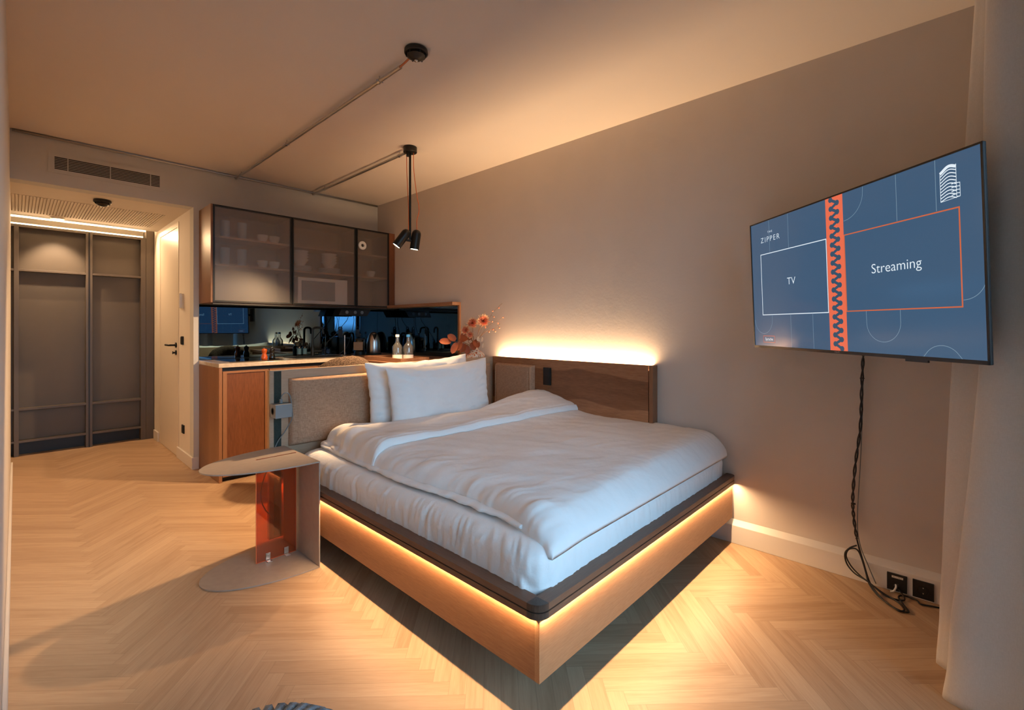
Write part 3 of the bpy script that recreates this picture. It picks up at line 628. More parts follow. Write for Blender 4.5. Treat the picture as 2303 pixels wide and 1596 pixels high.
# kettle
kx, ky = -.225, -.30
t = thing('kettle', (kx, ky, .921), 'tall brushed steel kettle against the mirror in the kitchen corner', 'kettle')
obj('stand', lathe([(0,0),(.078,0),(.080,.004),(.080,.010),(.072,.014),(0,.014)], (kx,ky,.921), n=40), M['black'], t, smooth=True, angle=40)
obj('body', lathe([(0,.015),(.068,.015),(.070,.020),(.071,.06),(.068,.12),(.060,.165),(.050,.195),(.036,.218),(.018,.230),(0,.233)], (kx,ky,.921), n=48), M['steel'], t, smooth=True, angle=60)
sp = bmesh.new(); c0 = Vector((kx,ky,1.075)); dR = (RV*.45-FV*.9).normalized(); sd = Vector((-dR.y,dR.x,0))
a_ = [sp.verts.new(c0+dR*.050+sd*s_*.024+UP*.055) for s_ in (-1,1)]; b_ = sp.verts.new(c0+dR*.078+UP*.058); c_ = sp.verts.new(c0+dR*.066-UP*.010)
sp.faces.new((a_[0], b_, c_)); sp.faces.new((b_, a_[1], c_)); sp.faces.new((a_[0], a_[1], b_)); sp.faces.new((a_[0], c_, a_[1]))
obj('spout', sp, M['black_metal'], t)
obj('handle', tube([Vector((kx,ky,1.13))-dR*.04, Vector((kx,ky,1.135))-dR*.09, Vector((kx,ky,1.09))-dR*.105, Vector((kx,ky,.99))-dR*.095, Vector((kx,ky,.955))-dR*.07], .010, 10, smooth=5), M['black'], t, smooth=True)
# coffee press with card tag
px_, py_ = -.372, -.29
t = thing('coffee_press', (px_, py_, .921), 'black and glass coffee press left of the kettle', 'coffee press')
obj('beaker', lathe([(0,0),(.044,0),(.046,.003),(.046,.15),(.044,.15),(.044,.005),(0,.005)], (px_,py_,.922), n=32), glassy('smoked_glass', (.10,.11,.12), .05), t, smooth=True, angle=40)
obj('lid', lathe([(0,.152),(.047,.152),(.049,.156),(.047,.166),(.012,.172),(.004,.176),(.004,.200),(.010,.204),(.010,.214),(0,.218)], (px_,py_,.921), n=32), M['black'], t, smooth=True, angle=40)
obj('frame', lathe([(.0465,.0),(.050,.0),(.050,.035),(.0465,.035),(.0465,0)], (px_,py_,.9215), n=32), M['black_metal'], t, smooth=True, angle=40)
c = Vector((px_,py_,0)); nrm = -FV; sidev = RV
def card(centre, w_, h_, th, nrm, mat, name, parent=None, **k):
    s_ = Vector((-nrm.y, nrm.x, 0)).normalized(); c_ = Vector(centre); bm = bmesh.new(); vs = []
    for d_ in (0, th):
        for a, b in ((-1,-1),(1,-1),(1,1),(-1,1)): vs.append(bm.verts.new(c_+s_*a*w_/2+UP*b*h_/2+nrm.normalized()*d_))
    for f in ((3,2,1,0),(4,5,6,7),(0,1,5,4),(1,2,6,5),(2,3,7,6),(3,0,4,7)): bm.faces.new([vs[i] for i in f])
    bmesh.ops.recalc_face_normals(bm, faces=bm.faces)
    return obj(name, bm, mat, parent, **k)
tag(card(c+nrm*.054+UP*1.012, .094, .082, .003, nrm, M['kraft'], 'card_tag'), 'brown square card tag hung on the coffee press', 'tag')
# steel capsule stand
tag(obj('steel_rod_stand', lathe([(0,0),(.035,0),(.036,.005),(.006,.009),(.005,.20),(0,.205)], (-.50,-.22,.921), n=24), M['chrome'], smooth=True, angle=40), 'thin polished metal stand between tap and coffee press', 'stand')
tag(obj('storage_box', B((-.47,-.40,-.14,-.03,.921,1.105), (-.465,-.405,-.17,-.14,.921,.945)), M['soap'], bevel=.006), 'small black box standing against the mirror behind the coffee press', 'box')

# tray with water bottles
TC = Vector((-.300, -1.30, 0))
t = thing('tray', (-.56, -1.25, .921), 'wooden tray under the two water bottles on the desk', 'tray')
obj('base', B((-.68,-.43,-1.50,-.96,.921,.930)), M['walnut_y'], t, bevel=.001)
obj('rim', B((-.692,-.68,-1.512,-.948,.921,.953),(-.43,-.418,-1.512,-.948,.921,.953),(-.68,-.43,-1.512,-1.50,.921,.953),(-.68,-.43,-.96,-.948,.921,.953)), M['walnut_y'], t, bevel=.001)
def bottle(x, y, capm, label):
    z0 = .931; t = thing('water_bottle', (x, y, z0), label, 'bottle', 'water bottles on the tray')
    prof = [(0,0),(.036,0),(.0405,.004),(.0415,.012),(.0415,.098),(.039,.112),(.030,.126),(.0175,.142),(.0135,.156),(.0130,.192)]
    obj('glass_body', lathe(prof, (x,y,z0), n=36), M['glass'], t, smooth=True, angle=60)
    obj('water', lathe([(0,.004),(.037,.004),(.0390,.014),(.0390,.092),(0,.092)], (x,y,z0), n=32), M['water'], t, smooth=True, angle=50)
    obj('label', lathe([(.0419,.010),(.0419,.044)], (x,y,z0), n=36), M['paper'], t, smooth=True)
    obj('cap', lathe([(0,.210),(.014,.210),(.0158,.207),(.0158,.190),(.0138,.190)], (x,y,z0), n=28), capm, t, smooth=True, angle=40)
bottle(-.603, -1.325, M['cap_white'], 'clear water bottle with a white cap on the tray')
bottle(-.541, -1.390, M['cap_blue'], 'clear water bottle with a blue cap on the tray')

# vase with dried flowers
VC = Vector((-.125, -1.745, .921))
tag(obj('vase', lathe([(0,0),(.060,0),(.083,.014),(.090,.036),(.086,.056),(.064,.076),(.036,.092),(.026,.106),(.028,.124),(.033,.130),(.029,.130),(.023,.108),(0,.10)], VC, n=48), M['vase'], smooth=True, angle=70), 'squat white and rust marbled glass vase on the corner of the desk', 'vase')
t = thing('dried_bouquet', tuple(VC+UP*.1), 'bouquet of coral flowers and rust leaves in the marbled vase', 'bouquet')
px = .00374
def P(x, y, f=0.0):   # offsets from the vase mouth in photo-like units, kept clear of the wall
    v = VC + UP*(1.2-.921-(y-736)*px) + RV*((x-1070)*px) - FV*(.03+f)
    v.x = min(v.x, -.012); return v
mouth = VC+UP*.125
def stem(pts, r=.0018, name='stem', mat=None):
    return obj(name, tube([mouth-UP*.05]+[mouth]+pts, r, 6, smooth=5), mat or M['stem'], t, smooth=True)
def bloom(c_, n_, r, name='flower_head'):
    bm = bmesh.new(); n_ = Vector(n_).normalized(); a, x, y = frame_from(n_)
    for ring, (cnt, rr, tilt, ln) in enumerate(((30, r, .0, 1.0), (28, r*.95, .35, 1.0), (24, r*.8, .7, .9), (18, r*.6, 1.0, .8), (10, r*.4, 1.3, .6))):
        for k in range(cnt):
            an = 2*PI*(k+.5*(ring%2))/cnt+random.uniform(-.1,.1); d = (x*math.cos(an)+y*math.sin(an)); tl = tilt+random.uniform(-.15,.2)
            up = d*math.cos(tl)+a*math.sin(tl); sd_ = a.cross(d).normalized(); w_ = r*.085; L_ = rr*ln*random.uniform(.85,1.15)
            p0 = Vector(c_); pts = []
            for s_ in (0, .35, .7, 1.0):
                wv = w_*(1-.1*s_) if s_ < 1 else w_*.15
                m_ = p0+up*L_*s_ + a*(.12*r*s_*s_)
                pts.append((bm.verts.new(m_-sd_*wv*(.3+s_*.9 if s_<.5 else 1)), bm.verts.new(m_+sd_*wv*(.3+s_*.9 if s_<.5 else 1))))
            for i in range(3): bm.faces.new((pts[i][0], pts[i][1], pts[i+1][1], pts[i+1][0])).material_index = (1 if (i == 2 and ring < 2) else 0)
    return obj(name, bm, [M['petal'], M['petal_tip']], t)
for (x, y, s_, f, nn) in ((1091,722,.058,.03,(-.6,-.7,.3)), (1067,727,.050,.02,(-.8,-.4,.4)), (1053,742,.044,.04,(-.9,-.3,.1)), (1062,752,.034,.05,(-.7,-.6,-.1))):
    c_ = P(x, y, f); stem([lerp(mouth, c_, .5)+Vector((-.005,0,.01)), c_]); bloom(c_, nn, s_)
def leafshape(c_, d, up_, L_, W_, name='leaf'):
    bm = bmesh.new(); d = Vector(d).normalized(); sd_ = d.cross(Vector(up_)).normalized(); nrm_ = sd_.cross(d); rows = []
    for i in range(9):
        s_ = i/8; wv = W_*1.12*math.sin(PI*min(1, s_*.96+.04))**.48; bend = -.18*L_*s_*s_
        m_ = Vector(c_)+d*L_*s_+nrm_*bend
        rows.append([bm.verts.new(m_+sd_*wv*q+nrm_*abs(q)*W_*.22) for q in (-1,-.5,0,.5,1)])
    for i in range(8):
        for j in range(4): bm.faces.new((rows[i][j], rows[i][j+1], rows[i+1][j+1], rows[i+1][j]))
    return obj(name, bm, M['leaf'], t, smooth=True)
leafs = [(1020,768,1003,766),(1030,764,1019,756),(1033,770,1026,785),(1042,768,1036,780),(1045,764,1048,754),(1050,772,1045,784),(1058,764,1062,752),(1052,775,1056,788),(1040,766,1054,757),(1064,770,1070,780),(1072,764,1078,774)]
st = [P(1060,775,.02), P(1045,768,.03), P(1028,767,.03), P(1010,766,.02)]
stem(st, .002)
stem([P(1060,770,.05), P(1058,758,.06)], .002)
for (x0_, y0_, x1_, y1_) in leafs:
    a_ = P(x0_, y0_, .035); b_ = P(x1_, y1_, .045+random.uniform(-.02,.02)); leafshape(a_, b_-a_, (-.7,-.7,.5+random.uniform(-.3,.3)), (b_-a_).length*1.3+.012, .025)
twigs = [[(1085,745),(1100,722),(1112,704),(1125,690),(1133,683)], [(1090,748),(1108,728),(1124,722),(1136,713)], [(1088,752),(1104,742),(1118,737),(1128,728)], [(1086,756),(1098,745),(1108,742)], [(1082,740),(1090,718),(1096,700)]]
for tw in twigs:
    stem([P(a, b, .04) for a, b in tw], .0013, 'twig')
TWP = [q for tw in twigs for q in smooth_path([P(a, b, .04) for a, b in tw], 6)]
for (x, y) in ((1112,700),(1126,693),(1136,714),(1115,713),(1111,723),(1124,727),(1127,737),(1104,746),(1113,741),(1096,736),(1118,745),(1099,729)):
    bp_ = P(x, y, .04); nr = min(TWP, key=lambda q: (q-bp_).length)
    if (nr-bp_).length > .028: bp_ = nr+(bp_-nr).normalized()*.028
    obj('stalk', tube([nr, lerp(nr, bp_, .5)+Vector((0,0,.003)), bp_], .0008, 5), M['stem'], t, smooth=True)
    b = bmesh.new(); bmesh.ops.create_icosphere(b, subdivisions=2, radius=.0062); bmesh.ops.translate(b, verts=b.verts, vec=bp_)
    for v in b.verts: v.co += Vector((N(v.co.x*300,v.co.y*300,v.co.z*300),)*3)*.002
    obj('berry', b, M['petal'], t, smooth=True)
for (x, y, w_) in ((1079,758,.014),(1088,760,.011),(1090,773,.012),(1081,766,.012)):
    leafshape(P(x, y+8, .05), (RV*.2+UP), (-.7,-.7,0), .04, w_*.7, 'cream_bud').data.materials[0] = M['cream']

# ------------------------------------------------------------------ armchair between kitchen and bed
ax, ay = -1.085, -1.165
t = thing('armchair', (ax, ay, 0), 'brown boucle armchair whose rounded back shows above the headboard', 'armchair')
def shell(u, v):
    # u: around, v: around the cross section
    an = lerp(-2.1, 2.1, u)-PI/2; r = .275; hgt = .86-.20*sstep(.16,.5,abs(u-.5))+.13*max(0, 1-((u-.5)/.215)**2)**.6
    a2 = 2*PI*v; th = .055; zc = (hgt+.40)/2; hh = (hgt-.40)/2
    rr = r+th*math.cos(a2)*(1 if abs(math.sin(a2)) < .98 else 1); z = zc+hh*math.copysign(abs(math.sin(a2))**.55, math.sin(a2))
    p = Vector((ax+rr*math.cos(an), ay+rr*math.sin(an), z))
    return p+Vector((N(p.x*60,p.y*60,p.z*60), N(p.x*60+9,p.y*60,p.z*60), N(p.x*60,p.y*60+9,p.z*60)))*.004
bm = grid_surface(shell, 60, 32); bmesh.ops.remove_doubles(bm, verts=bm.verts, dist=.0001)
bmesh.ops.recalc_face_normals(bm, faces=bm.faces)
bmesh.ops.holes_fill(bm, edges=[e for e in bm.edges if e.is_boundary])
obj('backrest', bm, M['boucle'], t, smooth=True)
obj('seat', lathe([(0,.36),(.22,.36),(.255,.38),(.26,.43),(.23,.475),(0,.485)], (ax,ay,0), n=40), M['boucle'], t, smooth=True)
for a in range(4):
    an = a*PI/2+PI/4; obj('leg', tube([(ax+.15*math.cos(an),ay+.15*math.sin(an),.37),(ax+.20*math.cos(an),ay+.20*math.sin(an),0)], .014, 12, radii=lambda s_: .018-.008*s_), M['black_metal'], t, smooth=True, angle=40)

# ------------------------------------------------------------------ the bed
BX, BY, ZR, ZR2 = -1.72, -3.791, .374, .329
HY_ = -1.90
t = thing('bed', (-.86, -2.85, 0), 'double bed frame of stained wood with lit overhanging rail', 'bed')
bed = t
def rail_outline(ins, w_=.050, rc=.045):
    x0, y0 = BX+ins, BY+ins; r = rc-ins; pts = [(0-.002, y0)]
    arc = [(x0+r-r*math.sin(k*PI/2/10), y0+r-r*math.cos(k*PI/2/10)) for k in range(11)]
    return x0, y0, r, arc
def rail_piece(which):
    bm = bmesh.new()
    for z0, z1, ins in ((.3535, ZR, 0), (.3485, .3535, .006), (ZR2, .3485, 0)):
        x0, y0, r, arc = rail_outline(ins); xi, yi = BX+.050, BY+.050
        if which == 'side': pts = [(x0, yi), (xi, yi), (xi, HY_), (x0, HY_)]
        elif which == 'foot':
            e = .03; pts = [(x0+r, y0), (-.004-e, y0)] + [(-.004-e+e*math.sin(k*PI/2/6), y0+e-e*math.cos(k*PI/2/6)) for k in range(1,7)] + [(-.004, yi), (x0+r, yi)]
        else: pts = arc + [(x0, yi), (x0+r, yi)]
        prism(pts, z0, z1, bm)
    return bm
obj('side_rail', rail_piece('side'), M['rail'], t)
obj('foot_rail', rail_piece('foot'), M['rail_x'], t)
obj('rail_corner', rail_piece('corner'), M['corner_grain'], t, label='darker rounded end-grain corner of the rail')
obj('side_panel', B((-1.708, -1.690, -3.763, HY_-.001, .142, ZR2)), M['panel_y'], t)
obj('foot_panel', B((-1.708, -.032, -3.781, -3.763, .142, ZR2)), M['panel_x'], t)
obj('slat_base', B((-1.66, -.02, -3.735, -1.96, .25, .335)), M['black'], t)
obj('plinth', B((-1.30, -.06, -3.35, -2.0, 0, .25)), M['black'], t)

# mattress with fitted sheet
MX0, MX1, MY0, MY1 = -1.664, -.022, -3.735, -1.955
def mattress(u, v):
    # u around the outline, v from bottom edge over the side to the centre of the top
    cx, cy = (MX0+MX1)/2, (MY0+MY1)/2; hx, hy = (MX1-MX0)/2, (MY1-MY0)/2
    per = u*4; k = int(per) % 4; s_ = per-int(per)
    q = [(-1+2*s_, -1), (1, -1+2*s_), (1-2*s_, 1), (-1, 1-2*s_)][k]
    rc = .07
    x, y = q[0]*hx, q[1]*hy
    # rounded corner
    dx, dy = hx-abs(x), hy-abs(y)
    if dx < rc and dy < rc:
        ax_, ay_ = rc-dx, rc-dy; l_ = math.hypot(ax_, ay_)
        if l_ > 0: x = math.copysign(hx-rc+ax_*min(1, rc/l_*1.0 if l_ > rc else 1), x); y = math.copysign(hy-rc+ay_*min(1, rc/l_ if l_ > rc else 1), y)
    z0, z1, r = .336, .500, .060
    if v < .35: z = lerp(z0, z1-r, v/.35); sc_ = 0.0
    elif v < .6:
        a = (v-.35)/.25*PI/2; z = z1-r+r*math.sin(a); sc_ = r*(1-math.cos(a))
    else: z = z1; sc_ = None
    along = x+y*1.3
    if sc_ is not None:
        nx, ny = x/hx, y/hy; l_ = max(abs(nx), abs(ny))
        fx = (hx-sc_)/hx; fy = (hy-sc_)/hy
        low = 1-sstep(.42, .62, v)*.75
        c_ = abs(x/hx)**12*abs(y/hy)**12
        w1_ = N(along*22+N(along*6, z*9, 3)*1.2, z*4, 1.0); w2_ = N(along*52, z*6, 4.)
        g = ((.5-abs(w1_))*.9+(.35-abs(w2_))*.55)*(.016+.020*c_)*low*(.55+.75*abs(N(along*3, 0, 9)))
        bul = -.012*math.sin(PI*min(1, v/.5))
        X_ = x*fx; Y_ = y*fy; d_ = Vector((abs(X_/hx)**6*math.copysign(1, X_), abs(Y_/hy)**6*math.copysign(1, Y_), 0))
        if d_.length: d_.normalize()
        tuck = -.006*(1-min(1, v/.08))
        return Vector((cx+X_, cy+Y_, z))+d_*(g-bul*.4+tuck)*1.0+Vector((0,0,g*.4))
    f = 1-(v-.6)/.4; X_ = x*(hx-r)/hx*f; Y_ = y*(hy-r)/hy*f
    return Vector((cx+X_, cy+Y_, z+.003*N(X_*5, Y_*5, 2)))
bm = grid_surface(mattress, 720, 40, closeu=True); bmesh.ops.remove_doubles(bm, verts=bm.verts, dist=1e-5); bmesh.ops.recalc_face_normals(bm, faces=bm.faces)
tag(obj('mattress', bm, M['sheet'], smooth=True), 'mattress in a white gathered fitted sheet lying in the bed frame', 'mattress')

# duvet
def hem_left(y):   # x of the left hem at depth y
    return pl([-3.80,-3.735,-3.60,-3.45,-3.23,-3.0,-2.80,-2.60,-2.3,-1.97], [-1.605,-1.612,-1.585,-1.550,-1.535,-1.555,-1.575,-1.575,-1.555,-1.520], y) + .006*N(y*14, 3.1) + .003*N(y*40, 1.0)
def head_y(x):     # y of the head end
    return pl([-1.56,-1.45,-1.25,-.95,-.5,-.2,-.02], [-1.985,-2.03,-2.17,-2.265,-2.29,-2.31,-2.33], x)
FOOT = -3.752
def ztop(x, y):
    base = .588
    hd = sstep(-2.9, -2.35, y)
    base += hd*(.012+.085*sstep(-.75, -.05, x))
    base += .012*sstep(-1.2, -.6, x)
    w_ = .012*N(x*2.2+1, y*2.4, .3)+.006*N(x*6, y*5, 2)
    d = (x+y*.45); w_ += .004*N(d*11, (y-x)*2.2, 5)
    p_ = x*.45+y*1.0+.10*N(x*3, y*3, 11); w_ += .0045*(.35-abs(N(p_*9, (x-y*.3)*2.0, 13)))+.0022*(.3-abs(N(p_*24+5, (x-y*.3)*5.0, 17)))
    return base+w_
def duvet(u, v, off=0.0, y_lo=None, thick=True):
    # u across (0 left hem, 1 wall), v from foot (0) to head (1); f 0..1 inside parameters
    y_nom = lerp(FOOT, -2.0, v)
    xl = hem_left(y_nom); x = lerp(xl, -.030, u)
    hy = head_y(x); y = lerp(FOOT, hy, v); xl = hem_left(y); x = lerp(xl, -.030, u)
    return x, y, xl, hy
def duvet_top(u, v):
    x, y, xl, hy = duvet(u, v)
    du = x-xl; df = y-FOOT; dh = hy-y
    zt = ztop(x, y); hemz = lerp(.506, .500, v)
    rl = .11*lerp(1.0, .9, v); rf = .17; rh = .07
    e = 1.0
    def rnd(d, r): 
        s_ = max(0, min(1, d/r)); return math.sqrt(max(0, 1-(1-s_)**2.2))
    f = rnd(du, rl)*rnd(df, rf)*rnd(dh, rh)
    z = lerp(hemz, zt, f)
    # droop beyond the mattress edge near the foot corner
    cor = (1-sstep(0, .16, df))*(1-sstep(0, .2, du)); z -= .028*cor
    fd = (1-sstep(0, .09, df)); z -= .02*fd*(1-cor)
    # pull creases along the left hem and the foot corner
    k = (1-sstep(.03, .30, du)); z += k*f*(.012*N(y*13+x*6, x*5, 2)+.007*(.3-abs(N(y*30+x*10, x*7, 5))))
    k = (1-sstep(.03, .25, df)); z += k*f*.007*(.3-abs(N(x*26+y*4, y*6, 15)))
    return Vector((x, y, z))
bm = bmesh.new(); NU, NV = 150, 190
def warp(s_): # denser at both ends
    return .5-.5*math.cos(PI*s_)*(.55)+ (s_-.5)*.45
top = [[bm.verts.new(duvet_top(warp(i/NU), warp(j/NV))) for j in range(NV+1)] for i in range(NU+1)]
bot = []
for i in range(NU+1):
    row = []
    for j in range(NV+1):
        c_ = top[i][j].co; edge = (i in (0, NU) or j in (0, NV))
        row.append(bm.verts.new((c_.x, c_.y, c_.z-.014 if edge else min(.503, c_.z-.014))))
    bot.append(row)
for i in range(NU):
    for j in range(NV):
        bm.faces.new((top[i][j], top[i+1][j], top[i+1][j+1], top[i][j+1])); bm.faces.new((bot[i][j+1], bot[i+1][j+1], bot[i+1][j], bot[i][j]))
for i in range(NU):
    bm.faces.new((top[i+1][0], top[i][0], bot[i][0], bot[i+1][0])); bm.faces.new((top[i][NV], top[i+1][NV], bot[i+1][NV], bot[i][NV]))
for j in range(NV):
    bm.faces.new((top[0][j], top[0][j+1], bot[0][j+1], bot[0][j])); bm.faces.new((top[NU][j+1], top[NU][j], bot[NU][j], bot[NU][j+1]))
bmesh.ops.recalc_face_normals(bm, faces=bm.faces)
t = thing('duvet', (-.8, -2.9, .5), 'white duvet spread over the mattress with its head end folded back', 'duvet')
obj('quilt', bm, M['linen'], t, smooth=True)
# lower flap of the cover showing along the left hem
def flap(u, v):
    y = lerp(-3.60, -2.02, u); xl = hem_left(y)-.045+.012*N(y*9, 2.2)+.035*sstep(-3.3, -3.62, y)+.02*sstep(-3.0,-2.6,y)*(1-sstep(-2.3,-2.0,y))
    a = v*2*PI; w_ = .055; x = xl+w_/2*(1+math.cos(a)); z = .517+.009*math.sin(a)+.004*N(y*20, v*3)
    z -= .018*(1-sstep(0, .05, x-MX0))
    return Vector((x, y, z))
bm = grid_surface(flap, 220, 10)
bmesh.ops.remove_doubles(bm, verts=bm.verts, dist=1e-5); bmesh.ops.recalc_face_normals(bm, faces=bm.faces); bmesh.ops.holes_fill(bm, edges=[e for e in bm.edges if e.is_boundary])
obj('lower_hem', bm, M['linen'], t, smooth=True)
# the folded-back cuff
def cuff_front(x): return pl([-1.60,-1.3,-.9,-.5,-.02], [-2.62,-2.60,-2.64,-2.70,-2.765], x)
NU2, NV2 = 130, 60
bm = bmesh.new()
def cuff_pt(i, j, lower):
    u = warp(i/NU2); v = warp(j/NV2)
    y_n = lerp(-2.6, -2.0, v); x = lerp(hem_left(y_n)-.012, -.028, u)
    yf = cuff_front(x); yh = head_y(x)+.012
    y = lerp(yf, yh, v); x = lerp(hem_left(y)-.012-.018*v, -.028, u)
    # sample the quilt top
    xl = hem_left(y); uu = max(0.0, (x-xl)/(-.030-xl)); vv = (y-FOOT)/(head_y(x)-FOOT)
    q = duvet_top(min(1, uu), min(1, vv)); zq = q.z
    du = x-hem_left(y)+.03*v; s_ = min(1, max(0, (y-yf)/.05)); sh = min(1, max(0, (yh-y)/.05)); sl = min(1, max(0, du/.06))
    th = .034*math.sqrt(1-(1-s_)**2)*math.sqrt(1-(1-sh)**2*.5)*(.35+.65*math.sqrt(1-(1-sl)**2))
    zt = ztop(x, y)
    r = zq+.004+th*(1.0+.25*N(x*4, y*5, 8)) + .012*(1-sstep(0,.13,du))*v
    r += .004*N((x*.35+y)*16, x*2, 3)*s_ + .0045*math.exp(-((y-yf-.016)/.006)**2) - .003*math.exp(-((y-yf-.030)/.006)**2)
    r += .005*(.3-abs(N(x*9+y*3, y*12, 21)))*s_*sh + .006*(.3-abs(N(y*22+x*5, x*8, 23)))*(1-sstep(.02,.25,du))
    if lower: return Vector((x, y+.001, zq+.0015))
    return Vector((x, y, r))
T_ = [[bm.verts.new(cuff_pt(i, j, False)) for j in range(NV2+1)] for i in range(NU2+1)]
L_ = [[bm.verts.new(cuff_pt(i, j, True)) for j in range(NV2+1)] for i in range(NU2+1)]
for i in range(NU2):
    for j in range(NV2):
        bm.faces.new((T_[i][j], T_[i+1][j], T_[i+1][j+1], T_[i][j+1])); bm.faces.new((L_[i][j+1], L_[i+1][j+1], L_[i+1][j], L_[i][j]))
    bm.faces.new((T_[i+1][0], T_[i][0], L_[i][0], L_[i+1][0])); bm.faces.new((T_[i][NV2], T_[i+1][NV2], L_[i+1][NV2], L_[i][NV2]))
for j in range(NV2):
    bm.faces.new((T_[0][j], T_[0][j+1], L_[0][j+1], L_[0][j])); bm.faces.new((T_[NU2][j+1], T_[NU2][j], L_[NU2][j], L_[NU2][j+1]))
bmesh.ops.recalc_face_normals(bm, faces=bm.faces)
obj('folded_cuff', bm, M['linen'], t, smooth=True)

# pillows
def pillow(name, centre, w_, h_, th, normal, roll, seed, label, pinch=.10):
    n_ = Vector(normal).normalized(); x = UP.cross(n_).normalized(); y = n_.cross(x).normalized()
    cr, sr = math.cos(roll), math.sin(roll); x, y = x*cr+y*sr, y*cr-x*sr; c_ = Vector(centre)
    bm = bmesh.new(); n1 = 70; sides = []
    for side in (1, -1):
        rows = []
        for i in range(n1+1):
            row = []
            for j in range(n1+1):
                a = -math.cos(PI*i/n1); b = -math.cos(PI*j/n1)
                ea = 1-pinch*(1-b*b)*1.0*.55*abs(a)**3; eb = 1-pinch*(1-a*a)*.9*abs(b)**3
                X = a*w_/2*ea; Y = b*h_/2*eb
                t_ = (max(0, 1-a**4)*max(0, 1-b**4))**.55
                edge = max(abs(a), abs(b))**6
                rip = .006*edge*N(a*6+seed, b*6, seed)
                Z = side*th/2*t_*(1+.12*N(a*1.7+seed, b*1.7, side))
                rad = math.atan2(b, a); rr = math.hypot(a, b)
                wr = 1.6*(.016*(.30-abs(N(rad*6+seed, rr*1.3, 2)))*sstep(.35, 1.0, rr)+.010*(.3-abs(N(a*3.2+b*2.2+seed, b*3.5, 1)))+.006*(.3-abs(N(a*8-b*4+seed, b*7, 4))))
                Z += wr*t_*side*1.0 + (0 if edge > .999 else 0)
                row.append((c_+x*(X+rip)+y*(Y+rip)+n_*Z, (i in (0,n1)) or (j in (0,n1))))
            rows.append(row)
        sides.append(rows)
    V0 = [[bm.verts.new(sides[0][i][j][0]) for j in range(n1+1)] for i in range(n1+1)]
    V1 = [[V0[i][j] if sides[0][i][j][1] else bm.verts.new(sides[1][i][j][0]) for j in range(n1+1)] for i in range(n1+1)]
    for i in range(n1):
        for j in range(n1):
            bm.faces.new((V0[i][j], V0[i+1][j], V0[i+1][j+1], V0[i][j+1]))
            try: bm.faces.new((V1[i][j+1], V1[i+1][j+1], V1[i+1][j], V1[i][j]))
            except ValueError: pass
    bmesh.ops.recalc_face_normals(bm, faces=bm.faces)
    return tag(obj(name, bm, M['linen'], smooth=True), label, 'pillow', 'bed pillows')
pillow('pillow', (-.865, -2.034, .742), .83, .50, .145, (.0, -1, .06), .03, 2.0, 'white pillow at the back, leaning on the upholstered headboard')
pillow('pillow', (-.800, -2.180, .722), .83, .49, .14, (-.02, -1, .09), .03, 6.0, 'white pillow in front, standing before the other pillow')

# headboards
def cushion(x0, x1, y0, y1, z0, z1, axis):
    """padded panel, raised field inside a flat border; axis = direction it faces"""
    bm = bmesh.new(); nu, nv = 60, 30
    def f(u, v):
        a = 2*u-1; b = 2*v-1; t_ = (max(0, 1-abs(a)**24)*max(0, 1-abs(b)**16))**.45
        wid = (x1-x0) if axis == 'y' else (y1-y0); hgt = z1-z0
        da = (1-abs(a))*wid/2; db = (1-abs(b))*hgt/2; d = min(da, db)
        pip = .55+.45*sstep(.0, .012, d) - .16*math.exp(-((d-.030)/.005)**2)
        k = pip*t_
        if axis == 'y': return Vector((lerp(x0,x1,u), lerp(y1, y0, k), lerp(z0,z1,v)))
        return Vector((lerp(x1, x0, k), lerp(y0,y1,u), lerp(z0,z1,v)))
    def w2(s_): return .5-.5*math.cos(PI*s_)
    V = [[bm.verts.new(f(w2(i/nu), w2(j/nv))) for j in range(nv+1)] for i in range(nu+1)]
    for i in range(nu):
        for j in range(nv): bm.faces.new((V[i][j], V[i+1][j], V[i+1][j+1], V[i][j+1]))
    bd = [e for e in bm.edges if e.is_boundary]; bmesh.ops.holes_fill(bm, edges=bd)
    bmesh.ops.recalc_face_normals(bm, faces=bm.faces); return bm
t = thing('headboard', (-.9, HY_, 0), 'wooden headboard screen across the head of the bed with a brown padded cushion', 'headboard')
obj('board', B((-1.798, -.036, HY_, HY_+.026, .015, .958)), M['headwood'], t, bevel=.001)
obj('edge_strip', B((-1.803, -1.798, HY_-.001, HY_+.027, .015, .9585)), M['edge_wood'], t, label='lighter wood edge strip')
obj('elastic_band', B((-1.778, -1.740, HY_-.004, HY_, .03, .952)), M['band'], t, label='dark green vertical band')
obj('cushion', cushion(-1.700, -.10, HY_-.048, HY_-.002, .520, .908, 'y'), M['cushion'], t, smooth=True, angle=60)
t = thing('headboard', (-.05, -2.6, .3), 'dark walnut headboard panel fixed along the right wall with a glowing strip behind', 'headboard')
obj('board', B((-.062, -.040, -3.290, HY_-.001, .36, .962)), M['walnut_band'], t, bevel=.001)
obj('end_post', B((-.063, -.001, -3.322, -3.296, .36, .962)), M['walnut'], t, bevel=.001)
obj('cushion', cushion(-.108, -.0625, -2.362, -1.955, .520, .912, 'x'), M['cushion'], t, smooth=True, angle=60)
t = thing('light_switch', (-.065, -2.484, .81), 'black double rocker switch on the walnut wall-side headboard', 'switch')
obj('frame', B((-.0725, -.0625, -2.520, -2.450, .772, .902)), M['black_metal'], t, bevel=.002)
obj('rocker', B((-.0755, -.0725, -2.512, -2.458, .839, .892)), M['black'], t, bevel=.0015); obj('rocker', B((-.0755, -.0725, -2.512, -2.458, .782, .835)), M['black'], t, bevel=.0015)

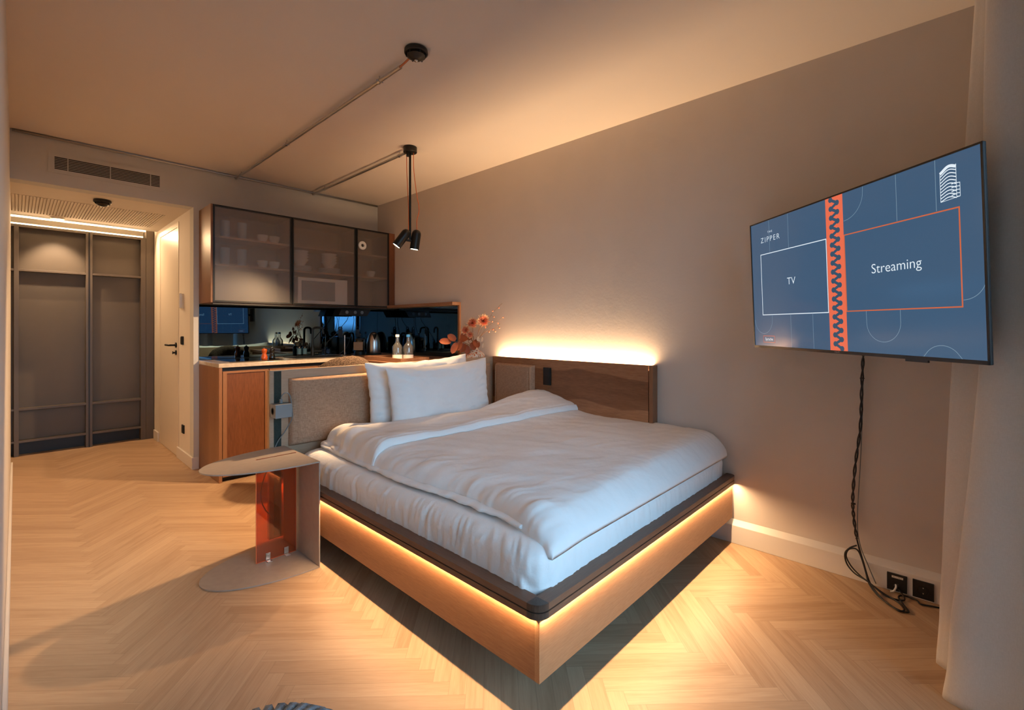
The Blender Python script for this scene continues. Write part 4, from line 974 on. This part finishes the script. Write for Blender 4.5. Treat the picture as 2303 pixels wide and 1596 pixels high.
# power block hung on the band
t = thing('power_block', (-1.752, -1.94, .69), 'grey box-shaped power block hanging on the headboard beside the cushion', 'socket block')
obj('housing', B((-1.800, -1.712, -1.985, HY_-.005, .700, .775)), M['grey_plastic'], t, bevel=.002)
obj('socket', lathe([(0,0),(.019,0),(.020,.002),(.015,.002),(.014,-.001),(0,-.001)], (-1.800,-1.944,.737), (-1,0,0), 24), M['black'], t, smooth=True, angle=40)
t = thing('charging_cable', (-1.74, -1.95, .6), 'grey cable looping over the power block and down behind the side table', 'cable')
obj('plug', B((-1.765,-1.751,-1.955,-1.941,.776,.800)), M['grey_cable'], t, bevel=.002)
obj('wire', tube([(-1.758,-1.948,.798),(-1.752,-1.948,.820),(-1.735,-1.948,.834),(-1.716,-1.950,.825),(-1.707,-1.955,.79),(-1.704,-1.965,.73),(-1.706,-1.97,.69),(-1.725,-1.930,.62),(-1.765,-1.909,.55),(-1.80,-1.908,.45),(-1.835,-1.908,.36),(-1.85,-1.908,.27),(-1.825,-1.908,.19),(-1.79,-1.908,.14),(-1.78,-1.908,.06)], .003, 8, smooth=6), M['grey_cable'], t, smooth=True)

# ------------------------------------------------------------------ side table
t = thing('side_table', (-1.93, -2.13, 0), 'taupe metal side table with an oval-ended top and orange acrylic fin', 'side table')
TX, TY0, TY1, TXL = -1.734, -2.372, -1.916, -2.190
def half_oval(n_=40, grow=0.0):
    cy = (TY0+TY1)/2; ry = (TY1-TY0)/2
    pts = []
    for k in range(n_+1):
        a = -PI/2+PI*k/n_; pts.append((TX-(TX-TXL)*abs(math.cos(a))**.95, cy+ry*math.sin(a)))
    return pts
def plate(z0, z1, slot=False):
    bm = bmesh.new()
    cy = -2.116
    P0 = half_oval()
    if not slot: return prism(P0+[], z0, z1, bm)
    # with a slot open to nothing: two halves and a nose around it
    s0, s1, sw = -1.940, -1.742, .004
    lo = [p for p in P0 if p[1] < cy-sw]; hi = [p for p in P0 if p[1] > cy+sw]
    prism(lo+[(s0, cy-sw)] if False else lo+[(lo[-1][0]+.0, cy-sw), (s0, cy-sw), (s1, cy-sw), (TX, cy-sw)], z0, z1, bm)
    prism([(TX, cy+sw), (s1, cy+sw), (s0, cy+sw), (hi[0][0], cy+sw)]+hi, z0, z1, bm)
    prism([(lo[-1][0], cy-sw), (s0, cy-sw), (s0, cy+sw), (hi[0][0], cy+sw)], z0, z1, bm)
    prism([(s1, cy-sw), (TX, cy-sw), (TX, cy+sw), (s1, cy+sw)], z0, z1, bm)
    return bm
obj('tabletop', plate(.525, .531, True), M['taupe'], t)
obj('base_plate', plate(.001, .007), M['taupe'], t)
obj('back_plate', B((TX, TX+.006, TY0, TY1, .001, .531)), M['taupe'], t, bevel=.0015)
obj('acrylic_fin', B((-1.940, -1.745, -2.119, -2.113, .008, .5325)), M['acrylic'], t, label='transparent orange acrylic fin')
obj('fin_edge', B((-1.9415, -1.940, -2.120, -2.112, .008, .5325), (-1.745,-1.7437,-2.120,-2.112,.008,.5325), (-1.940,-1.745,-2.1195,-2.1125,.0072,.0088)), M['acrylic_edge'], t, label='glossy orange edge of the fin')
for x in (-1.885, -1.795):
    b = B((x-.011, x+.011, -2.122, -2.119, .012, .045), (x-.011, x+.011, -2.150, -2.119, .0075, .0105)); cyl((x,-2.122,.034), .005, .002, (0,-1,0), 14, b)
    B((x-.011, x+.011, -2.113, -2.110, .012, .045), bm=b)
    obj('clamp', b, M['steel'], t, bevel=.001)

# ------------------------------------------------------------------ television
TU = Vector((-.6739584, -.73876106, -.00348878)).normalized(); TV_ = Vector((-.03352514, .02586614, .9991031)).normalized(); TN = TU.cross(TV_).normalized()
TCn = Vector((-.4911, -4.3260, 1.4136)); TW, TH = 1.1331, .6404
MT = Matrix((( TU.x, TV_.x, TN.x, TCn.x), (TU.y, TV_.y, TN.y, TCn.y), (TU.z, TV_.z, TN.z, TCn.z), (0,0,0,1)))
def tvbox(x0, x1, y0, y1, z0, z1, bm=None, mi=0):
    b = bm or bmesh.new(); n0 = len(b.verts); B((x0,x1,y0,y1,z0,z1), bm=b, mi=mi); b.verts.ensure_lookup_table()
    for v in b.verts[n0:]: v.co = MT @ v.co
    return b
t = thing('television', tuple(TCn-UP*.34-TN*.05), 'large flat television swung out from the right wall, showing a blue menu screen', 'television')
tb = tvbox(-TW/2, TW/2, -TH/2, TH/2, -.010, -.0005); tvbox(-TW/2+.10, TW/2-.10, -TH/2+.02, TH/2-.15, -.045, -.010, tb)
obj('housing', tb, M['black'], t, bevel=.002)
bz = tvbox(-TW/2, TW/2, -TH/2, -TH/2+.012, -.0005, .003); tvbox(-TW/2, TW/2, TH/2-.006, TH/2, -.0005, .003, bz); tvbox(-TW/2, -TW/2+.006, -TH/2, TH/2, -.0005, .003, bz); tvbox(TW/2-.006, TW/2, -TH/2, TH/2, -.0005, .003, bz)
tvbox(.30, .38, -TH/2-.008, -TH/2, -.006, .001, bz)
obj('bezel', bz, plain('tv_bezel', (.02,.018,.017), .3), t)
def scrmat(name, c, s_=1.0):
    m = plain(name, (.01,.01,.01), .12, emit=c, es=s_, spec=.4); return m
SB = scrmat('screen_blue', (.048,.100,.178)); SO = scrmat('screen_orange', (.80,.15,.075)); SWh = scrmat('screen_white', (.76,.85,.92)); SL = scrmat('screen_line', (.20,.30,.38)); SOr = scrmat('screen_thin_orange', (.60,.13,.05))
SDk = scrmat('screen_dark_blue', (.036,.082,.135))
sw, sh = TW-.012, TH-.018
def S(s_, t_, z=0.0): return MT @ Vector(((s_-.5)*TW, (.5-t_)*TH, z))
bm = bmesh.new()
def quad(pts, mi, z=.0006):
    f = bm.faces.new([bm.verts.new(S(a, b, z)) for a, b in pts]); f.material_index = mi
    return f
LZ = [0]
def line(pts, wd, mi, z=.0009):
    """polyline drawn with constant width in metres on the screen"""
    Q = [Vector(((a-.5)*TW, (.5-b)*TH)) for a, b in pts]; lft, rgt = [], []
    for i, q in enumerate(Q):
        d = (Q[min(i+1,len(Q)-1)]-Q[max(i-1,0)]).normalized(); n_ = Vector((-d.y, d.x)); lft.append(q+n_*wd/2); rgt.append(q-n_*wd/2)
    for i in range(len(Q)-1):
        f = bm.faces.new([bm.verts.new(MT @ Vector((p.x, p.y, z))) for p in (rgt[i], rgt[i+1], lft[i+1], lft[i])]); f.material_index = mi
def rect(s0, s1, t0, t1, wd, mi, z=.0009):
    hx = wd/TW/2; hy = wd/TH/2
    line([(s0-hx,t0),(s1+hx,t0)], wd, mi, z); line([(s0-hx,t1),(s1+hx,t1)], wd, mi, z); line([(s0,t0),(s0,t1)], wd, mi, z); line([(s1,t0),(s1,t1)], wd, mi, z)
quad([(.0053,.981),(.9947,.981),(.9947,.0094),(.0053,.0094)], 0, .0004)
B0, B1 = .467, .547
asp = TH/TW
# thin decorative lines
lw = .0016
for a, t0, t1 in ((.137,.01,.26),(.26,.01,.26),(.754,.01,.26),(.876,.01,.26),(.257,.737,.98),(.383,.737,.98)): line([(a,t0),(a,t1)], lw, 3)
def arc(cs, ct, r, a0, a1): return [(cs+r*math.cos(math.radians(a0+(a1-a0)*k/28)), ct+r*math.sin(math.radians(a0+(a1-a0)*k/28))/asp) for k in range(29)]
line([(.633,.0094)]+arc(.549,.03,.084,0,90)[4:], lw, 3)
line([(.137,.737)]+arc(.075,.775,.062,0,180), lw, 3)
line([(.630,.737)]+arc(.692,.805,.062,180,0)+[(.754,.737)], lw, 3)
line(arc(.940,.600,.058,90,20), lw, 3)
line([(.824,.981)]+arc(.878,1.02,.056,200,340)[3:-3]+[(.932,.981)], lw, 3)
rect(.072,.4645,.262,.737,.0036,2); rect(.549,.937,.266,.734,.0042,4)
rect(.070,.149,.903,.953,.0022,4)
# zipper
quad([(B0,.981),(B1,.981),(B1,.0094),(B0,.0094)], 1, .0008)
nz = 17; mid = (B0+B1)/2; pitch = .972/nz
for k in range(nz):
    t0 = .0094+pitch*k
    for (cs, ct, nx) in ((mid-.0150, t0+pitch*.25, (mid+.0150, t0+pitch*.75)), (mid+.0150, t0+pitch*.75, (mid-.0150, t0+pitch*1.25))):
        rr = pitch*.30*asp
        ring = [(cs+rr*math.cos(a*2*PI/18), ct+rr*math.sin(a*2*PI/18)/asp) for a in range(18)]
        quad(ring[::-1], 5, .0012)
        if nx[1] < .985: line([(cs, ct), nx], .0115, 5, .0011)
# building emblem: stacked wavy floors
bx0, bx1, bt0, bt1 = .889, .932, .062, .215
def wavy(s_, k, n_): return .0055*math.sin(s_*2.2*PI+.8+k*.05)
nf = 9
for k in range(nf+1):
    f0 = k/nf; pts = []
    for q in range(13):
        s_ = q/12; tt = lerp(bt0+.016, bt1, f0)-.010*math.sin(s_*PI*1.5-1.0)*(1-f0*.2)-(.012*(1-f0)*s_)
        pts.append((lerp(bx0,bx1,s_), tt))
    line(pts, .0030 if k else .009, 2, .0010)
line([(bx0,bt0+.024),(bx0,bt1+.008)], .0014, 2); line([(bx1,bt0-.002),(bx1,bt1)], .0014, 2)
for k in range(5): line([(bx1,.150+.016*k),(bx1+.009,.152+.016*k)], .0022, 2)
line([(bx1+.009,.150),(bx1+.009,.216)], .0014, 2); line([(bx0,.223),(bx1+.009,.216)], .0014, 2)
for k in range(4): line([(.919+.0,.150+.018*k),(.932,.146+.018*k)], .0026, 2, .0011)
def text_into(bm_, txt, size, Mx, mi, align='CENTER', spacing=1.0, width=1.0, offset=0.0):
    c_ = bpy.data.curves.new('txt', 'FONT'); c_.body = txt; c_.size = size; c_.align_x = align; c_.align_y = 'CENTER'; c_.space_character = spacing; c_.fill_mode = 'FRONT'; c_.offset = offset; c_.resolution_u = 4
    o_ = bpy.data.objects.new('txt', c_); C.objects.link(o_); dg = bpy.context.evaluated_depsgraph_get(); me = bpy.data.meshes.new_from_object(o_.evaluated_get(dg))
    vs = [bm_.verts.new(Mx @ Vector((v.co.x*width, v.co.y, 0))) for v in me.vertices]
    for p in me.polygons:
        try: bm_.faces.new([vs[i] for i in p.vertices]).material_index = mi
        except ValueError: pass
    bpy.data.objects.remove(o_); bpy.data.curves.remove(c_); bpy.data.meshes.remove(me)
def TM(s_, t_, z=.0012): return MT @ Matrix.Translation(((s_-.5)*TW, (.5-t_)*TH, z))
text_into(bm, 'TV', .047, TM(.268,.500), 2, width=1.02, offset=-.0004)
text_into(bm, 'Streaming', .050, TM(.7415,.500), 2, width=.98, offset=-.0004)
text_into(bm, 'Sprache', .0195, TM(.1095,.928), 2, width=.98)
text_into(bm, 'THE', .014, TM(.142,.099), 2, spacing=1.6, width=1.1)
text_into(bm, 'ZIPPER', .0370, TM(.141,.153), 2, spacing=1.30, width=1.06, offset=-.0004)
obj('screen', bm, [SB, SO, SWh, SL, SOr, SDk], t)
bmt = bmesh.new(); text_into(bmt, 'PHILIPS', .0075, MT @ Matrix.Translation((0, -TH/2+.006, .0033)), 0, spacing=1.1)
obj('maker_mark', bmt, M['steel'], t)
# swing arm
arm = tube([TCn-TN*.045, TCn-TN*.20+Vector((.02,.05,0)), Vector((-.03,-4.02,1.41))], .018, 10); B((-.022,-.001,-4.10,-3.94,1.30,1.52), bm=arm)
obj('swing_arm', arm, M['black_metal'], t)
# cables under the television
t = thing('television_cables', (-.03, -4.35, 0), 'twisted black cables hanging from the television to a coil on the floor', 'cable')
OFF = lambda pts: [(p[0]-(.020 if p[2] < .17 else (.010 if p[2] < .25 else 0)), p[1], p[2]) for p in pts]
def twist(pts, r, ph, n_=10):
    pts = OFF(pts)
    Q = smooth_path(pts, n_); out = []
    for i, q in enumerate(Q):
        a = i*.75+ph; out.append(q+Vector((0, math.cos(a), 0))*r+Vector((math.sin(a), 0, 0))*r*.6)
    return out
down = [(-.060,-4.375,1.12),(-.045,-4.369,1.065),(-.034,-4.362,.90),(-.034,-4.357,.727),(-.034,-4.338,.55),(-.034,-4.328,.392),(-.034,-4.331,.298),(-.036,-4.345,.20)]
obj('cable', tube(twist(down, .0042, 0), .0034, 7), M['black'], t, smooth=True)
obj('cable', tube(twist(down, .0042, PI), .0034, 7), M['black'], t, smooth=True)
obj('cable', tube(OFF([(-.030,-4.368,1.12),(-.026,-4.366,.9),(-.026,-4.358,.6),(-.026,-4.345,.30),(-.028,-4.355,.18),(-.035,-4.39,.09),(-.06,-4.42,.03)]), .002, 6, smooth=6), M['grey_cable'], t, smooth=True)
for z in (.96, .36): obj('cable_tie', lathe([(.007,-.002),(.0095,-.002),(.0095,.002),(.007,.002),(.007,-.002)], (-.034, pl([.36,.96],[-4.330,-4.364], z), z), n=16), M['black'], t, smooth=True)
knot = Vector((-.075,-4.395,.030))
loops = [
 [(-.036,-4.345,.20),(-.036,-4.362,.13),(-.045,-4.380,.07), knot, (-.12,-4.43,.008),(-.17,-4.475,.006),(-.20,-4.51,.006),(-.175,-4.525,.006),(-.12,-4.50,.006),(-.09,-4.45,.010), knot+Vector((0,0,.004)), (-.055,-4.36,.045),(-.04,-4.325,.070),(-.036,-4.305,.110),(-.036,-4.315,.145),(-.036,-4.345,.155),(-.040,-4.365,.12), knot],
 [(-.040,-4.350,.18),(-.040,-4.370,.11), knot+Vector((.004,-.004,.002)), (-.14,-4.45,.006),(-.19,-4.50,.006),(-.185,-4.54,.006),(-.13,-4.52,.006),(-.07,-4.50,.006),(-.04,-4.52,.006),(-.05,-4.56,.006),(-.075,-4.575,.006),(-.060,-4.61,.005),(-.045,-4.66,.005)],
 [(-.036,-4.345,.17),(-.036,-4.318,.152),(-.036,-4.300,.12),(-.038,-4.308,.075),(-.05,-4.34,.045), knot+Vector((0,.004,.006)),(-.10,-4.46,.007),(-.085,-4.52,.006),(-.03,-4.50,.02),(-.026,-4.482,.035)]]
for l_ in loops: obj('cable', tube(OFF(l_), .0034, 7, smooth=7), M['black'], t, smooth=True)
tag(obj('network_plug', tube(OFF([(-.022,-4.487,.036),(-.032,-4.489,.032),(-.036,-4.487,.024),(-.036,-4.480,.010),(-.040,-4.470,.006)]), .0038, 8, smooth=3), M['white'], smooth=True), 'white network plug in the labelled black wall outlet', 'plug')
for (y0, y1, lab, lbl) in ((-4.456,-4.526,'black wall outlet with a white label strip on the right skirting',1), (-4.545,-4.616,'black power outlet on the right skirting next to the curtain',0)):
    t = thing('wall_outlet', (-.02, (y0+y1)/2, .01), lab, 'outlet', 'black outlets on the skirting')
    obj('plate', B((-.043,-.0352,y1,y0,.008,.084)), M['black'], t, bevel=.001)
    if lbl:
        obj('label_strip', B((-.0438,-.043,y1+.013,y0-.017,.066,.075)), M['paper'], t)
        bt = bmesh.new(); MX = Matrix(((0,0,-1,-.0440),(-1,0,0,(y0+y1)/2-.002),(0,1,0,.0705),(0,0,0,1)))
        text_into(bt, 'A1 1 P2 2', .0075, MX, 0); obj('label_text', bt, M['black'], t)
        obj('port', B((-.0445,-.043,y0-.042,y0-.030,.030,.042)), plain('port', (.03,.03,.03), .5), t)
    else:
        obj('socket', lathe([(0,-.002),(.017,-.002),(.019,.001),(.020,.001),(.0195,0)], (-.043,(y0+y1)/2,.044), (-1,0,0), 24), M['black'], t, smooth=True, angle=40)
        obj('contact', B((-.045,-.043,(y0+y1)/2-.002,(y0+y1)/2+.002,.054,.058),(-.045,-.043,(y0+y1)/2-.002,(y0+y1)/2+.002,.030,.035)), M['steel'], t)

# hallway wall devices
t = thing('intercom', (XH-.008, .371, 1.40), 'small white intercom handset on the hallway wall beside the door', 'intercom')
obj('back_plate', B((XH-.012, XH, .33, .43, 1.372, 1.500)), M['wall_hall'], t, bevel=.002)
obj('handset', B((XH-.032, XH-.012, .335, .365, 1.375, 1.505)), M['white'], t, bevel=.003)
obj('display', B((XH-.0135, XH-.012, .385, .415, 1.455, 1.485)), M['black'], t)
t = thing('light_switch', (XH-.006, .372, 1.04), 'black light switch on the hallway wall beside the door', 'switch')
obj('frame', B((XH-.010, XH, .335, .405, 1.045, 1.120)), M['black_metal'], t, bevel=.002); obj('rocker', B((XH-.014, XH-.010, .342, .398, 1.052, 1.113)), M['black'], t, bevel=.002)
t = thing('wall_outlet', (XH-.006, .338, .25), 'black power outlet low on the hallway wall beside the door', 'outlet')
obj('plate', B((XH-.010, XH, .302, .374, .253, .328)), M['black_metal'], t, bevel=.002)
obj('socket', lathe([(0,-.002),(.017,-.002),(.019,.001),(.021,.001),(.021,0)], (XH-.010,.338,.290), (-1,0,0), 24), M['black'], t, smooth=True, angle=40)

# ------------------------------------------------------------------ curtain
CT = [ # (x, y_top, y_107, y_071, y_00)
 (-.04,-4.93,-4.93,-4.93,-4.93), (-.36,-4.92,-4.90,-4.89,-4.88), (-.44,-4.80,-4.740,-4.72,-4.70), (-.50,-4.742,-4.673,-4.660,-4.633), (-.53,-4.760,-4.690,-4.675,-4.648), (-.56,-4.80,-4.745,-4.73,-4.70),
 (-.60,-4.86,-4.82,-4.81,-4.78), (-.65,-4.83,-4.80,-4.78,-4.74), (-.685,-4.764,-4.745,-4.718,-4.660), (-.705,-4.754,-4.733,-4.708,-4.650), (-.722,-4.762,-4.757,-4.728,-4.662), (-.737,-4.785,-4.790,-4.768,-4.705),
 (-.748,-4.83,-4.85,-4.835,-4.79), (-.764,-4.90,-4.93,-4.92,-4.88), (-.79,-4.97,-5.01,-5.0,-4.98), (-.84,-5.02,-5.06,-5.07,-5.05), (-.92,-5.03,-5.06,-5.08,-5.06)]
def curtain_pts(z):
    out = []
    for (x, a, b, c_, d) in CT:
        y = pl([0,.71,1.07,H], [d, c_, b, a], z); out.append(Vector((x, y, z)))
    return out
NZ = 90; rows = []; bm = bmesh.new()
for k in range(NZ+1):
    z = -.004+(H-.016+.004)*k/NZ; pts = smooth_path(curtain_pts(z), 14); row = []
    for i, p in enumerate(pts):
        wb = (1-sstep(0, .6, z)); q = p.copy()
        q.y += .004*N(p.x*9, z*2.0, 1)+.006*wb*N(p.x*14, z*5, 4); q.x += .005*N(p.x*6, z*1.4, 7)*wb
        if k == 0: q.z += .001
        row.append(bm.verts.new(q))
    rows.append(row)
for k in range(NZ):
    for i in range(len(rows[0])-1): bm.faces.new((rows[k][i], rows[k][i+1], rows[k+1][i+1], rows[k+1][i]))
o = obj('curtain', bm, M['curtain'], smooth=True); s_ = o.modifiers.new('th', 'SOLIDIFY'); s_.thickness = .003
tag(o, 'floor-length beige curtain gathered in folds at the right edge', 'curtain')
tag(obj('curtain_track', B((-2.78,-.02,-4.87,-4.84,H-.012,H-.001)), M['black_metal']), 'slim dark curtain track along the ceiling at the window', 'curtain track')

# ------------------------------------------------------------------ pouf at the bottom edge
PO = Vector((-2.475, -3.715, 0)); pr = .24; pz = .385
t = thing('rope_pouf', tuple(PO), 'round blue grey braided rope pouf cut off by the bottom edge', 'pouf')
bm = bmesh.new()
for k in range(44):
    a = 2*PI*k/44; pts = []
    for s_ in range(13):
        f = s_/12; ph = f*PI; rr = pr*(math.sin(ph)**.45 if 0 < f < 1 else 0)*.97+.004; z = pz/2+pz/2*math.cos(ph)*(.93); aa = a+.25*f
        pts.append(PO+Vector((rr*math.cos(aa), rr*math.sin(aa), z)))
    tube(pts, .013, 6, bm, radii=lambda q: .004+.013*math.sin(PI*min(1, max(0, q)))**.5)
obj('braid', bm, M['pouf'], t, smooth=True)
obj('core', lathe([(0,.03),(.12,.03),(.215,.10),(.222,.17),(.212,.27),(.15,.345),(0,.36)], PO, n=40), M['pouf'], t, smooth=True)
